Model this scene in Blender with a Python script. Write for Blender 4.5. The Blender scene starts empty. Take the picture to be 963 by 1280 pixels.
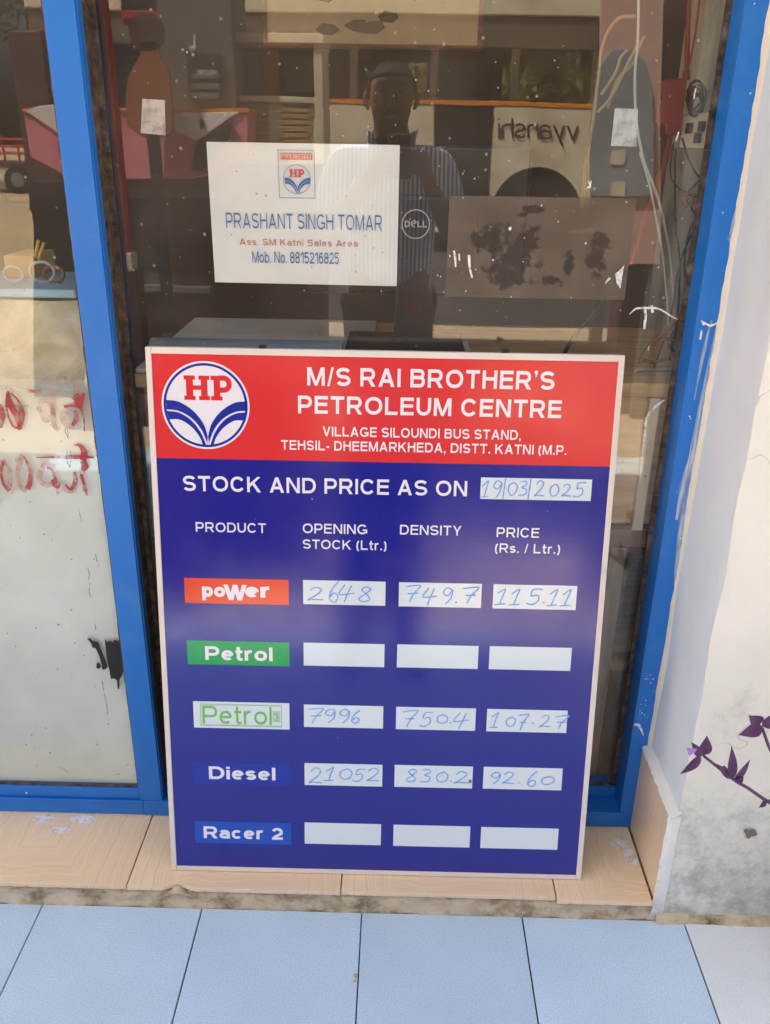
import bpy, bmesh, math, random
from mathutils import Vector, Matrix, noise
random.seed(7)
D = bpy.data
S = bpy.context.scene
C = S.collection
R = math.radians

# ------------------------------------------------------------------ camera
CAM = Vector((0.0, -1.35, 1.33))
PITCH, ROLL, YAW, FPX, PW, PH = R(23.2), R(0.9), R(0.75), 1085.0, 963.0, 1280.0
fwd = Vector((-math.sin(YAW)*math.cos(PITCH), math.cos(YAW)*math.cos(PITCH), -math.sin(PITCH)))
r0 = Vector((math.cos(YAW), math.sin(YAW), 0)); u0 = r0.cross(fwd)
RX = r0*math.cos(ROLL) + u0*math.sin(ROLL)
UX = u0*math.cos(ROLL) - r0*math.sin(ROLL)
cd = D.cameras.new('camera'); cam = D.objects.new('camera', cd); C.objects.link(cam)
m3 = Matrix((RX, UX, -fwd)).transposed()
cam.matrix_world = Matrix.Translation(CAM) @ m3.to_4x4()
cd.sensor_fit = 'HORIZONTAL'; cd.sensor_width = 36; cd.lens = 36*FPX/PW
cd.clip_start = 0.004; cd.clip_end = 500
S.camera = cam

# ------------------------------------------------------------------ sky, sun, exposure
SUN = Vector((-0.47, 0.24, 0.85)).normalized()       # direction towards the sun
w = D.worlds.new('World'); S.world = w; w.use_nodes = True
wn = w.node_tree
bg = wn.nodes['Background']; sky = wn.nodes.new('ShaderNodeTexSky'); sky.sky_type = 'NISHITA'
sky.sun_disc = False
sky.sun_elevation = math.asin(SUN.z); sky.sun_rotation = math.atan2(SUN.x, SUN.y)
sky.dust_density = 8.0; sky.air_density = 0.9; sky.ozone_density = 1.0
wn.links.new(sky.outputs[0], bg.inputs[0]); bg.inputs[1].default_value = 0.10
sl = D.lights.new('sun', 'SUN'); sl.energy = 5; sl.angle = R(0.5); sl.color = (1, .95, .87)
so = D.objects.new('sun', sl); C.objects.link(so)
so.rotation_euler = SUN.to_track_quat('Z', 'Y').to_euler(); so.location = (-3, -3, 8)
S.view_settings.view_transform = 'Standard'; S.view_settings.look = 'None'
S.view_settings.gamma = 1; S.view_settings.use_curve_mapping = False
S.view_settings.exposure = 2.36
S.render.engine = 'CYCLES'
S.cycles.max_bounces = 10; S.cycles.diffuse_bounces = 5; S.cycles.transparent_max_bounces = 16
S.cycles.use_denoising = True
S.cycles.sample_clamp_indirect = 6

GY, LY = .095, .048                                  # front faces of the right and the left pane

def at(px, py, Y):
    """the point at depth Y seen at a photo pixel (used to measure loose things like cables)"""
    d = fwd*FPX + RX*(px-PW/2) - UX*(py-PH/2)
    return CAM + d*((Y-CAM.y)/d.y)
def refl(px, py, yw, g=GY):
    """a point in the street at world depth yw whose mirror image is seen at a photo pixel"""
    p = at(px, py, 2*g-yw); return Vector((p.x, yw, p.z))

# ------------------------------------------------------------------ materials
def srgb(r, g, b):
    f = lambda c: (c/12.92 if c <= .04045 else ((c+.055)/1.055)**2.4)
    return (f(r/255), f(g/255), f(b/255), 1)
def lin(*c): return (c[0], c[1], c[2], 1)
class N:
    def __init__(s, name):
        s.m = D.materials.new(name); s.m.use_nodes = True; s.t = s.m.node_tree
        s.p = s.t.nodes['Principled BSDF']; s.o = s.t.nodes['Material Output']
    def n(s, ty, **k):
        a = s.t.nodes.new('ShaderNode'+ty if ty != 'Geometry' else 'ShaderNodeNewGeometry')
        for q, v in k.items(): setattr(a, q, v)
        return a
    def l(s, a, b): s.t.links.new(a, b)
    def coord(s, scale=(1, 1, 1), kind='Object'):
        tc = s.n('TexCoord'); mp = s.n('Mapping'); mp.inputs['Scale'].default_value = scale
        s.l(tc.outputs[kind], mp.inputs[0]); return mp.outputs[0]
    def noise(s, vec, scale, detail=4, rough=.55, dist=0):
        a = s.n('TexNoise'); a.inputs['Scale'].default_value = scale; a.inputs['Detail'].default_value = detail
        a.inputs['Roughness'].default_value = rough; a.inputs['Distortion'].default_value = dist
        s.l(vec, a.inputs['Vector']); return a.outputs['Fac']
    def ramp(s, fac, stops, interp='LINEAR'):
        a = s.n('ValToRGB'); e = a.color_ramp.elements; a.color_ramp.interpolation = interp
        while len(e) < len(stops): e.new(.5)
        for i, (p, c) in enumerate(stops):
            e[i].position = p; e[i].color = c if len(c) == 4 else (*c, 1)
        s.l(fac, a.inputs[0]); return a.outputs[0]
    def mix(s, f, a, b, blend='MIX'):
        x = s.n('Mix', data_type='RGBA', blend_type=blend)
        for sock, v in ((x.inputs[0], f), (x.inputs[6], a), (x.inputs[7], b)):
            if hasattr(v, 'links'): s.l(v, sock)
            else: sock.default_value = v
        return x.outputs[2]
    def bump(s, h, strength=.3, dist=.001):
        b = s.n('Bump'); b.inputs['Strength'].default_value = strength; b.inputs['Distance'].default_value = dist
        s.l(h, b.inputs['Height']); s.l(b.outputs[0], s.p.inputs['Normal'])
W_, K_ = (1, 1, 1, 1), (0, 0, 0, 1)
def g(v): return (v, v, v, 1)

def mat(name, col, rough=.5, var=.12, vs=6, bump=0, bs=200, metal=0, spec=.5, dirt=None, ds=3, coat=0, dthr=(.5, .68)):
    """colour with soft variation, optional dirt patches and fine relief"""
    a = N(name); v = a.coord()
    dark = tuple(c*(1-var) for c in col[:3])+(1,); lite = tuple(min(1, c*(1+var)) for c in col[:3])+(1,)
    c = a.ramp(a.noise(v, vs, 5), [(.3, dark), (.7, lite)])
    if dirt:
        m_ = a.ramp(a.noise(v, ds, 8, .65), [(dthr[0], K_), (dthr[1], W_)])
        c = a.mix(m_, c, dirt)
    a.l(c, a.p.inputs['Base Color'])
    a.p.inputs['Roughness'].default_value = rough; a.p.inputs['Metallic'].default_value = metal
    a.p.inputs['Specular IOR Level'].default_value = spec; a.p.inputs['Coat Weight'].default_value = coat
    if bump: a.bump(a.noise(v, bs, 5), bump)
    return a.m

M = {}
M['blue'] = mat('blue_powder_coat', srgb(24, 112, 196), .38, .06, 3, .12, 350, dirt=srgb(62, 130, 194), ds=9, dthr=(.55, .8))
M['rubber'] = None
a = N('old_glazing_rubber'); v = a.coord()
c = a.ramp(a.noise(v, 60, 6), [(.3, srgb(38, 30, 24)), (.55, srgb(90, 74, 58)), (.75, srgb(128, 112, 92))])
a.l(c, a.p.inputs['Base Color']); a.p.inputs['Roughness'].default_value = .85; a.bump(a.noise(v, 150, 5), .6, .002); M['rubber'] = a.m

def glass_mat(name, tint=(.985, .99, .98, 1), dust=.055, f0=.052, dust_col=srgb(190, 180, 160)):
    a = N(name); a.t.nodes.remove(a.p); v = a.coord()
    tr = a.n('BsdfTransparent'); tr.inputs[0].default_value = tint
    gl = a.n('BsdfGlossy'); gl.inputs['Roughness'].default_value = 0.0
    # two-sided Schlick reflectance, so that a pane seen from inside does not reflect totally
    ge = a.n('Geometry'); dt = a.n('VectorMath', operation='DOT_PRODUCT'); a.l(ge.outputs['Incoming'], dt.inputs[0]); a.l(ge.outputs['Normal'], dt.inputs[1])
    ab = a.n('Math', operation='ABSOLUTE'); a.l(dt.outputs['Value'], ab.inputs[0])
    om = a.n('Math', operation='SUBTRACT'); om.inputs[0].default_value = 1; a.l(ab.outputs[0], om.inputs[1])
    pw = a.n('Math', operation='POWER'); a.l(om.outputs[0], pw.inputs[0]); pw.inputs[1].default_value = 5
    fr = a.n('Math', operation='MULTIPLY_ADD'); a.l(pw.outputs[0], fr.inputs[0]); fr.inputs[1].default_value = 1-f0; fr.inputs[2].default_value = f0
    wv = a.noise(v, 2.2, 2); bp = a.n('Bump'); bp.inputs['Strength'].default_value = .035; bp.inputs['Distance'].default_value = .02
    a.l(wv, bp.inputs['Height']); a.l(bp.outputs[0], gl.inputs['Normal'])
    m1 = a.n('MixShader'); a.l(fr.outputs[0], m1.inputs[0]); a.l(tr.outputs[0], m1.inputs[1]); a.l(gl.outputs[0], m1.inputs[2])
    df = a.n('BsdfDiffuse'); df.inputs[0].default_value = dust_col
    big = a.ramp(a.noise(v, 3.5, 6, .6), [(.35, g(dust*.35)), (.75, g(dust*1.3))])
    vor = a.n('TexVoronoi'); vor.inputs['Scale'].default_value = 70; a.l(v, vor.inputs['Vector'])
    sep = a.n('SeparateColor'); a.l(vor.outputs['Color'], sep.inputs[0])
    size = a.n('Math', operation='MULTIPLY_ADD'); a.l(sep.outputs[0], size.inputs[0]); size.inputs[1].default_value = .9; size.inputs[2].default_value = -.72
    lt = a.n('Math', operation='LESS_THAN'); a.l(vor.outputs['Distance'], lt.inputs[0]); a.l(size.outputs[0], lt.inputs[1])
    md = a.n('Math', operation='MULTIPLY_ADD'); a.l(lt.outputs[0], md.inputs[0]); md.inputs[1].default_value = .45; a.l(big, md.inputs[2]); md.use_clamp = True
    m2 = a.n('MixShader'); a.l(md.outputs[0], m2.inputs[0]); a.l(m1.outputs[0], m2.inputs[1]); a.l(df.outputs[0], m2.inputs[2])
    a.l(m2.outputs[0], a.o.inputs[0]); return a.m
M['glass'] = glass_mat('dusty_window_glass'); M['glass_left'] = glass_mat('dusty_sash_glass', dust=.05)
M['carglass'] = glass_mat('tinted_vehicle_glass', (.85, .84, .8, 1), .03, .05)
M['cabglass'] = glass_mat('cabinet_glass', (.7, .75, .68, 1), .08)

def alpha_mat(name, col, amount, scale, lo, hi, rough=.6, stretch=(1, 1, 1), var=.1):
    """paint, film or dirt that lies on glass and is worn away in places"""
    a = N(name); v = a.coord(stretch)
    f = a.ramp(a.noise(v, scale, 8, .65), [(lo, K_), (hi, g(amount))])
    a.l(f, a.p.inputs['Alpha'])
    a.l(a.ramp(a.noise(v, scale*.4, 4), [(.3, tuple(x*(1-var) for x in col[:3])), (.7, tuple(min(1, x*(1+var)) for x in col[:3]))]), a.p.inputs['Base Color'])
    a.p.inputs['Roughness'].default_value = rough; return a.m
M['white_smudge'] = alpha_mat('white_paint_smudge', srgb(235, 235, 228), .95, 160, .3, .5)
M['white_brush'] = alpha_mat('white_brushed_paint', srgb(225, 228, 226), .9, 45, .38, .68, stretch=(3, 3, .35))
M['red_scrawl'] = alpha_mat('faded_red_paint', srgb(166, 44, 48), .95, 55, .28, .56, var=.2)
M['red_faint'] = alpha_mat('almost_rubbed_off_red_paint', srgb(186, 92, 88), .7, 45, .34, .7, var=.2)
M['black_scrape'] = alpha_mat('scraped_bare_black_patch', srgb(20, 22, 24), 1, 140, .27, .34)
M['old_film'] = alpha_mat('brown_leftover_film', srgb(148, 130, 110), .52, 5, -.2, .12, .35)
# old film, the dark reflection behind its worn holes painted into the colour
a = N('worn_film_painted_dark'); v = a.coord()
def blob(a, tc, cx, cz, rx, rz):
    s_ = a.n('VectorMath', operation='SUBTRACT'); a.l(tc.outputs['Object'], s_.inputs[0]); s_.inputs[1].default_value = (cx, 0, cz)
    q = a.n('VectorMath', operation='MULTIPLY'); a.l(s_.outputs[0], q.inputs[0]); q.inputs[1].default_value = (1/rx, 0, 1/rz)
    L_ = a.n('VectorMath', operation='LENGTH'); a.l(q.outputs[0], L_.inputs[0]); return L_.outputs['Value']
M_film_nodes = a; M['film_dark_paint'] = a.m
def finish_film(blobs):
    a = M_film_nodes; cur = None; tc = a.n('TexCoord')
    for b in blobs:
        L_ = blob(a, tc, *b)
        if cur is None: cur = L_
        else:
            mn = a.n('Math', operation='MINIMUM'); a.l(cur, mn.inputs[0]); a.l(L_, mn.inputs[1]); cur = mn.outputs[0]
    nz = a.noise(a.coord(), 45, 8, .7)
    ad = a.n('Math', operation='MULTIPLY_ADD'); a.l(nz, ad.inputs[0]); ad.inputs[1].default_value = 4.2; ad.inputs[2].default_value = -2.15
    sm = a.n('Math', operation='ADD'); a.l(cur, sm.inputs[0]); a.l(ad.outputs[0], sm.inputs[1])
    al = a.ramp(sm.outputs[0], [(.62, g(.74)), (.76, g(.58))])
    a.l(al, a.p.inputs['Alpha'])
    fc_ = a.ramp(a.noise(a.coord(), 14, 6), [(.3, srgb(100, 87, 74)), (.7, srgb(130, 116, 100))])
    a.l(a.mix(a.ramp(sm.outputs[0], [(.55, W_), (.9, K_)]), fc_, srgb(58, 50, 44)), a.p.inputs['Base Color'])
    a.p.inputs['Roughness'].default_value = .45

def frost():
    a = N('white_frosting_film'); v = a.coord()
    c = a.ramp(a.noise(v, 5, 7, .6), [(.3, srgb(204, 210, 198)), (.6, srgb(222, 227, 216)), (.8, srgb(228, 232, 224))])
    sp = a.ramp(a.noise(v, 28, 8, .7), [(.68, K_), (.78, W_)])
    c = a.mix(sp, c, srgb(176, 172, 152))
    a.l(c, a.p.inputs['Base Color']); a.p.inputs['Roughness'].default_value = .55
    tc = a.n('TexCoord'); sx = a.n('SeparateXYZ'); a.l(tc.outputs['Object'], sx.inputs[0])
    q = a.n('Math', operation='MULTIPLY_ADD'); a.l(a.noise(v, 14, 5), q.inputs[0]); q.inputs[1].default_value = .05; a.l(sx.outputs[2], q.inputs[2])
    a.l(a.ramp(q.outputs[0], [(.865, W_), (.935, g(.12))]), a.p.inputs['Alpha'])
    return a.m
M['frost'] = frost()

def tile_mat(name, c1, c2, c3, rough, sc=900):
    a = N(name); v = a.coord()
    f = a.noise(v, sc, 3, .7); c = a.ramp(f, [(.32, c1), (.5, c2), (.68, c3)])
    c = a.mix(a.ramp(a.noise(v, 5, 6), [(.4, K_), (.8, g(.35))]), c, tuple(x*.72 for x in c2[:3])+(1,))
    oi = a.n('ObjectInfo'); hs = a.n('HueSaturation'); mr = a.n('MapRange'); a.l(oi.outputs['Random'], mr.inputs[0]); mr.inputs[3].default_value = .95; mr.inputs[4].default_value = 1.04
    a.l(mr.outputs[0], hs.inputs['Value']); a.l(c, hs.inputs['Color'])
    a.l(hs.outputs[0], a.p.inputs['Base Color']); a.p.inputs['Roughness'].default_value = rough
    a.bump(a.noise(v, sc*.8, 3), .12, .0006); return a.m
M['tile_blue'] = tile_mat('speckled_pale_blue_tile', srgb(160, 188, 212), srgb(187, 212, 232), srgb(212, 230, 243), .40, 420)
M['tile_grey'] = tile_mat('pale_grey_tile', srgb(206, 216, 220), srgb(220, 228, 230), srgb(232, 238, 238), .35, 330)
M['grout'] = mat('dark_grout', srgb(70, 64, 58), .95, .2, 40)
M['mortar'] = None
a = N('stained_mortar_edge'); v = a.coord((1, 1, 1.6))
c = a.ramp(a.noise(v, 16, 9, .72), [(.30, srgb(76, 62, 46)), (.40, srgb(150, 134, 106)), (.52, srgb(196, 180, 150)), (.75, srgb(212, 200, 174))])
a.l(c, a.p.inputs['Base Color']); a.p.inputs['Roughness'].default_value = .95; a.bump(a.noise(v, 70, 8, .7), .9, .004); M['mortar'] = a.m

def wood_tile(name, rot=False):
    a = N(name); tc = a.n('TexCoord'); sx = a.n('SeparateXYZ'); a.l(tc.outputs['Object'], sx.inputs[0])
    ab = []
    for k in ((0, 1) if not rot else (1, 2)):
        q = a.n('Math', operation='ABSOLUTE'); a.l(sx.outputs[k], q.inputs[0]); ab.append(q.outputs[0])
    mx = a.n('Math', operation='MAXIMUM'); a.l(ab[0], mx.inputs[0]); a.l(ab[1], mx.inputs[1])
    # concentric mitred grain with a slow wobble
    nz = a.noise(a.coord(), 9, 4, .5)
    s1 = a.n('Math', operation='MULTIPLY_ADD'); a.l(nz, s1.inputs[0]); s1.inputs[1].default_value = .05; a.l(mx.outputs[0], s1.inputs[2])
    cb = a.n('CombineXYZ'); a.l(s1.outputs[0], cb.inputs[0])
    n1 = a.n('TexNoise'); n1.inputs['Scale'].default_value = 170; n1.inputs['Detail'].default_value = 3; a.l(cb.outputs[0], n1.inputs['Vector'])
    fine = a.noise(a.coord((1, 1, 1)), 300, 3)
    c = a.ramp(n1.outputs['Fac'], [(.3, srgb(226, 194, 156)), (.5, srgb(237, 211, 172)), (.72, srgb(243, 223, 190))])
    dd = a.n('Math', operation='SUBTRACT'); a.l(ab[0], dd.inputs[0]); a.l(ab[1], dd.inputs[1])
    da = a.n('Math', operation='ABSOLUTE'); a.l(dd.outputs[0], da.inputs[0])
    dl = a.ramp(da.outputs[0], [(.0, g(.55)), (.006, K_)])
    c = a.mix(dl, c, srgb(236, 216, 194))
    c = a.mix(a.ramp(a.noise(a.coord(), 4, 5), [(.35, K_), (.8, g(.5))]), c, srgb(216, 186, 156))
    a.l(c, a.p.inputs['Base Color']); a.p.inputs['Roughness'].default_value = .22
    a.bump(fine, .05, .0004); return a.m
M['wood_tile'] = wood_tile('wood_print_ceramic'); M['wood_tile_up'] = wood_tile('wood_print_ceramic_upright', True)

def plaster(name, base, stain, zmold, cracks=True):
    a = N(name); v = a.coord()
    c = a.ramp(a.noise(v, 4, 7, .6), [(.3, tuple(x*.88 for x in base[:3])+(1,)), (.7, base)])
    tc = a.n('TexCoord'); sx = a.n('SeparateXYZ'); a.l(tc.outputs['Object'], sx.inputs[0])
    mr = a.n('MapRange'); a.l(sx.outputs[2], mr.inputs[0]); mr.inputs[1].default_value = 0; mr.inputs[2].default_value = zmold; mr.inputs[3].default_value = .17; mr.inputs[4].default_value = -.16
    nz = a.noise(v, 9, 10, .74)
    ad = a.n('Math', operation='ADD'); a.l(nz, ad.inputs[0]); a.l(mr.outputs[0], ad.inputs[1])
    c = a.mix(a.ramp(ad.outputs[0], [(.46, K_), (.80, g(.8))]), c, stain)
    fine = a.ramp(a.noise(v, 60, 8, .8), [(.66, K_), (.74, g(.7))])
    c = a.mix(fine, c, tuple(x*.55 for x in stain[:3])+(1,))
    if cracks:
        vo = a.n('TexVoronoi', feature='DISTANCE_TO_EDGE'); vo.inputs['Scale'].default_value = 5.5
        dn = a.n('TexNoise'); dn.inputs['Scale'].default_value = 9; a.l(v, dn.inputs['Vector'])
        mv = a.mix(.18, v, dn.outputs['Color']); a.l(mv, vo.inputs['Vector'])
        ck = a.ramp(vo.outputs[0], [(.0, g(.5)), (.008, K_)])
        msk = a.ramp(a.noise(v, 3.1, 2), [(.52, K_), (.6, W_)])
        mm = a.mix(1.0, ck, msk, 'MULTIPLY')
        c = a.mix(mm, c, srgb(150, 138, 122))
    ad2 = a.n('Math', operation='ADD'); a.l(a.noise(v, 34, 9, .8), ad2.inputs[0]); a.l(mr.outputs[0], ad2.inputs[1])
    c = a.mix(a.ramp(ad2.outputs[0], [(.56, K_), (.76, g(.5))]), c, tuple(x*.62 for x in stain[:3])+(1,))
    ad3 = a.n('Math', operation='ADD'); a.l(a.noise(v, 13, 9, .7), ad3.inputs[0]); a.l(mr.outputs[0], ad3.inputs[1])
    c = a.mix(a.ramp(ad3.outputs[0], [(.64, K_), (.78, g(.7))]), c, tuple(min(1, x*1.02) for x in base[:3])+(1,))
    a.l(c, a.p.inputs['Base Color']); a.p.inputs['Roughness'].default_value = .85
    hb = a.noise(v, 90, 8, .7); hb2 = a.noise(v, 11, 4)
    s_ = a.n('Math', operation='MULTIPLY_ADD'); a.l(hb2, s_.inputs[0]); s_.inputs[1].default_value = 3; a.l(hb, s_.inputs[2])
    a.bump(s_.outputs[0], .45, .0016); return a.m
M['wall_cream'] = plaster('cream_wall_plaster', srgb(228, 228, 216), srgb(150, 154, 150), .62)
M['wall_reveal'] = plaster('bluish_white_reveal_paint', srgb(222, 230, 234), srgb(170, 176, 174), .3, False)
M['corner_white'] = plaster('white_corner_plaster', srgb(234, 234, 226), srgb(176, 178, 172), .16, False)
M['caulk'] = plaster('lumpy_cream_caulk', srgb(228, 220, 200), srgb(176, 166, 148), .3, False)

def board_print(name, col, rough=.12):
    a = N(name); v = a.coord(); a.p.inputs['Specular IOR Level'].default_value = .62; a.p.inputs['Base Color'].default_value = col
    rr = a.ramp(a.noise(v, 9, 8, .7), [(.3, g(rough*.65)), (.75, g(rough*1.7))]); a.l(rr, a.p.inputs['Roughness'])
    a.bump(a.noise(v, 240, 2), .10, .0006); return a.m
M['p_red'] = board_print('red_sign_print', srgb(214, 54, 56)); M['p_blue'] = board_print('navy_sign_print', srgb(33, 38, 138))
M['p_white'] = board_print('white_sign_print', srgb(230, 228, 232)); M['p_cell'] = board_print('white_vinyl_field', srgb(216, 226, 226))
M['p_logo'] = board_print('logo_blue_print', srgb(34, 52, 150)); M['p_power'] = board_print('orange_red_print', srgb(226, 78, 52))
M['p_green'] = board_print('green_print', srgb(16, 158, 72)); M['p_lgreen'] = board_print('light_green_print', srgb(112, 190, 84))
M['p_dies'] = board_print('blue_label_print', srgb(24, 46, 158)); M['p_race'] = board_print('bright_blue_label_print', srgb(24, 76, 184))
M['pen'] = board_print('light_blue_marker', srgb(98, 162, 224), .4)
M['sign_frame'] = mat('cream_painted_sign_frame', srgb(222, 212, 200), .45, .05, 8, .1, 300, dirt=srgb(170, 160, 150), ds=12, dthr=(.6, .85))
M['sign_back'] = mat('galvanised_sheet', srgb(120, 124, 130), .5, .1, 5, metal=.6)

def paper():
    a = N('white_printer_paper'); v = a.coord()
    a.l(a.ramp(a.noise(v, 9, 5), [(.3, srgb(222, 226, 222)), (.7, srgb(234, 237, 232))]), a.p.inputs['Base Color'])
    a.p.inputs['Roughness'].default_value = .6; a.bump(a.noise(v, 7, 3), .3, .004); return a.m
M['paper'] = paper()
M['ink_blue'] = mat('blue_ink', srgb(52, 112, 178), .6, .15, 60); M['ink_red'] = mat('red_ink', srgb(204, 84, 84), .6, .12, 60)
M['ink_rose'] = mat('rose_ink', srgb(196, 110, 108), .6, .2, 60)
M['soil'] = mat('red_brown_dry_soil', lin(.40, .295, .16), .95, .25, .6, .8, 12, dirt=lin(.33, .25, .135), ds=.35)
M['cement'] = mat('cement_apron', lin(.43, .32, .21), .9, .15, 1.2, .4, 60, dirt=lin(.36, .27, .17), ds=1.2)
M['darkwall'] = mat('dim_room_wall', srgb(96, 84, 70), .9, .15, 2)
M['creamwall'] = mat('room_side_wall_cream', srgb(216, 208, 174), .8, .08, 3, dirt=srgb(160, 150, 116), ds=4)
M['ply'] = None
def woodm(name, c1, c2, c3, stretch=(1, 8, 8), rough=.5, sc=6):
    a = N(name); v = a.coord(stretch)
    c = a.ramp(a.noise(v, sc, 6, .6, .6), [(.3, c1), (.5, c2), (.72, c3)])
    a.l(c, a.p.inputs['Base Color']); a.p.inputs['Roughness'].default_value = rough; a.bump(a.noise(v, sc*6, 4), .2, .001); return a.m
M['ply'] = woodm('honey_plywood', srgb(186, 148, 92), srgb(214, 178, 122), srgb(228, 198, 146))
M['brownwood'] = woodm('brown_varnished_timber', srgb(84, 48, 28), srgb(122, 74, 44), srgb(150, 98, 64))
M['greywood'] = woodm('old_grey_timber', srgb(96, 78, 62), srgb(130, 110, 90), srgb(156, 136, 112), (8, 8, 1))
def P(name, rgb, rough=.5, **k): M[name] = mat(name+'_material', srgb(*rgb), rough, **k); return M[name]
P('black_plastic', (26, 27, 30), .35); P('dark_navy', (22, 30, 48), .3); P('grey_metal', (130, 130, 132), .4, metal=.5)
P('white_plastic', (214, 214, 206), .4); P('maroon', (116, 8, 14), .5); P('cable_black', (26, 24, 24), .5); P('cable_brown', (134, 84, 54), .5)
P('cable_grey', (180, 184, 176), .5); P('straw', (176, 142, 92), .7); P('cream_paint', (222, 208, 176), .5, dirt=srgb(190, 172, 140), ds=2)
P('orange', (226, 130, 24), .5); P('pink', (226, 132, 146), .5); P('pink_pale', (238, 222, 218), .5); P('purple_dark', (70, 36, 66), .4)
P('red_paint', (170, 22, 30), .45); P('tyre', (24, 24, 24), .85); P('bark', (92, 70, 50), .9, bump=.6, bs=30); P('ceil_white', (205, 203, 198), .8)
P('brick_orange', (190, 96, 46), .6); P('slate_blue', (138, 146, 150), .6); P('pale_blue_trim', (150, 192, 208), .45); P('tan_card', (188, 150, 92), .8)
P('yellow', (228, 190, 50), .5); P('clay_pot', (232, 234, 238), .4); P('compost', (50, 38, 28), .95); P('taupe', (120, 108, 92), .8)
P('dark_maroon', (66, 34, 42), .6); P('steel_grey', (88, 92, 90), .5); P('skin', (126, 84, 62), .5, spec=.5); P('hair', (22, 18, 16), .7)
P('dark_pad', (58, 54, 50), .9, bump=.5, bs=80); P('bus_brown', (104, 88, 72), .5); P('cutout_brown', (150, 84, 50), .7); P('grey_paper', (196, 204, 202), .6, dirt=srgb(150, 156, 154), ds=40, dthr=(.45, .6)); P('olive', (70, 68, 40), .5); P('eyeball', (120, 104, 92), .4); P('trouser', (40, 42, 52), .8); P('shoe', (30, 24, 22), .5); P('gold_phone', (206, 186, 160), .35); P('salmon', (204, 164, 150), .7)
def leafm(name, c1, c2, tr=.3):
    a = N(name); oi = a.n('Geometry'); c = a.ramp(oi.outputs['Random Per Island'], [(0, c1), (1, c2)])
    a.l(c, a.p.inputs['Base Color']); a.p.inputs['Roughness'].default_value = .5
    a.p.inputs['Subsurface Weight'].default_value = 0
    t = a.n('BsdfTranslucent'); a.l(c, t.inputs[0]); mx = a.n('MixShader'); mx.inputs[0].default_value = tr
    a.l(a.p.outputs[0], mx.inputs[1]); a.l(t.outputs[0], mx.inputs[2]); a.l(mx.outputs[0], a.o.inputs[0]); return a.m
M['leaf'] = leafm('dark_tree_leaf', lin(.035, .06, .012), lin(.12, .13, .03)); M['leaf_y'] = leafm('yellow_green_leaf', lin(.17, .17, .03), lin(.38, .36, .09), .45)
a = N('purple_heart_leaf'); v = a.coord()
a.l(a.ramp(a.noise(v, 60, 4), [(.3, srgb(52, 20, 56)), (.7, srgb(92, 44, 100))]), a.p.inputs['Base Color']); a.p.inputs['Roughness'].default_value = .45
a.bump(a.noise(a.coord((1, 1, 1)), 300, 2), .2, .0005); M['purple_leaf'] = a.m
P('purple_stem', (84, 44, 84), .5); P('lilac', (176, 126, 196), .6)
a = N('striped_shirt_cotton'); tc = a.n('TexCoord'); sx = a.n('SeparateXYZ'); a.l(tc.outputs['Object'], sx.inputs[0])
wv = a.n('TexWave'); wv.bands_direction = 'X'; wv.inputs['Scale'].default_value = 21; wv.inputs['Distortion'].default_value = .5; wv.inputs['Detail'].default_value = 1; wv.inputs['Detail Scale'].default_value = .4
a.l(a.coord(), wv.inputs['Vector'])
a.l(a.ramp(wv.outputs['Color'], [(.4, srgb(64, 110, 178)), (.55, srgb(232, 238, 244))]), a.p.inputs['Base Color']); a.p.inputs['Roughness'].default_value = .8; M['shirt'] = a.m
# crumpled translucent plastic
a = N('crumpled_yellowed_plastic'); v = a.coord()
a.l(a.ramp(a.noise(v, 7, 7, .6, 1.5), [(.3, srgb(176, 164, 128)), (.5, srgb(206, 198, 166)), (.7, srgb(226, 222, 200))]), a.p.inputs['Base Color'])
a.p.inputs['Roughness'].default_value = .3; a.bump(a.noise(v, 12, 6, .6, 2), .6, .01); M['plastic_bag'] = a.m

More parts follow.
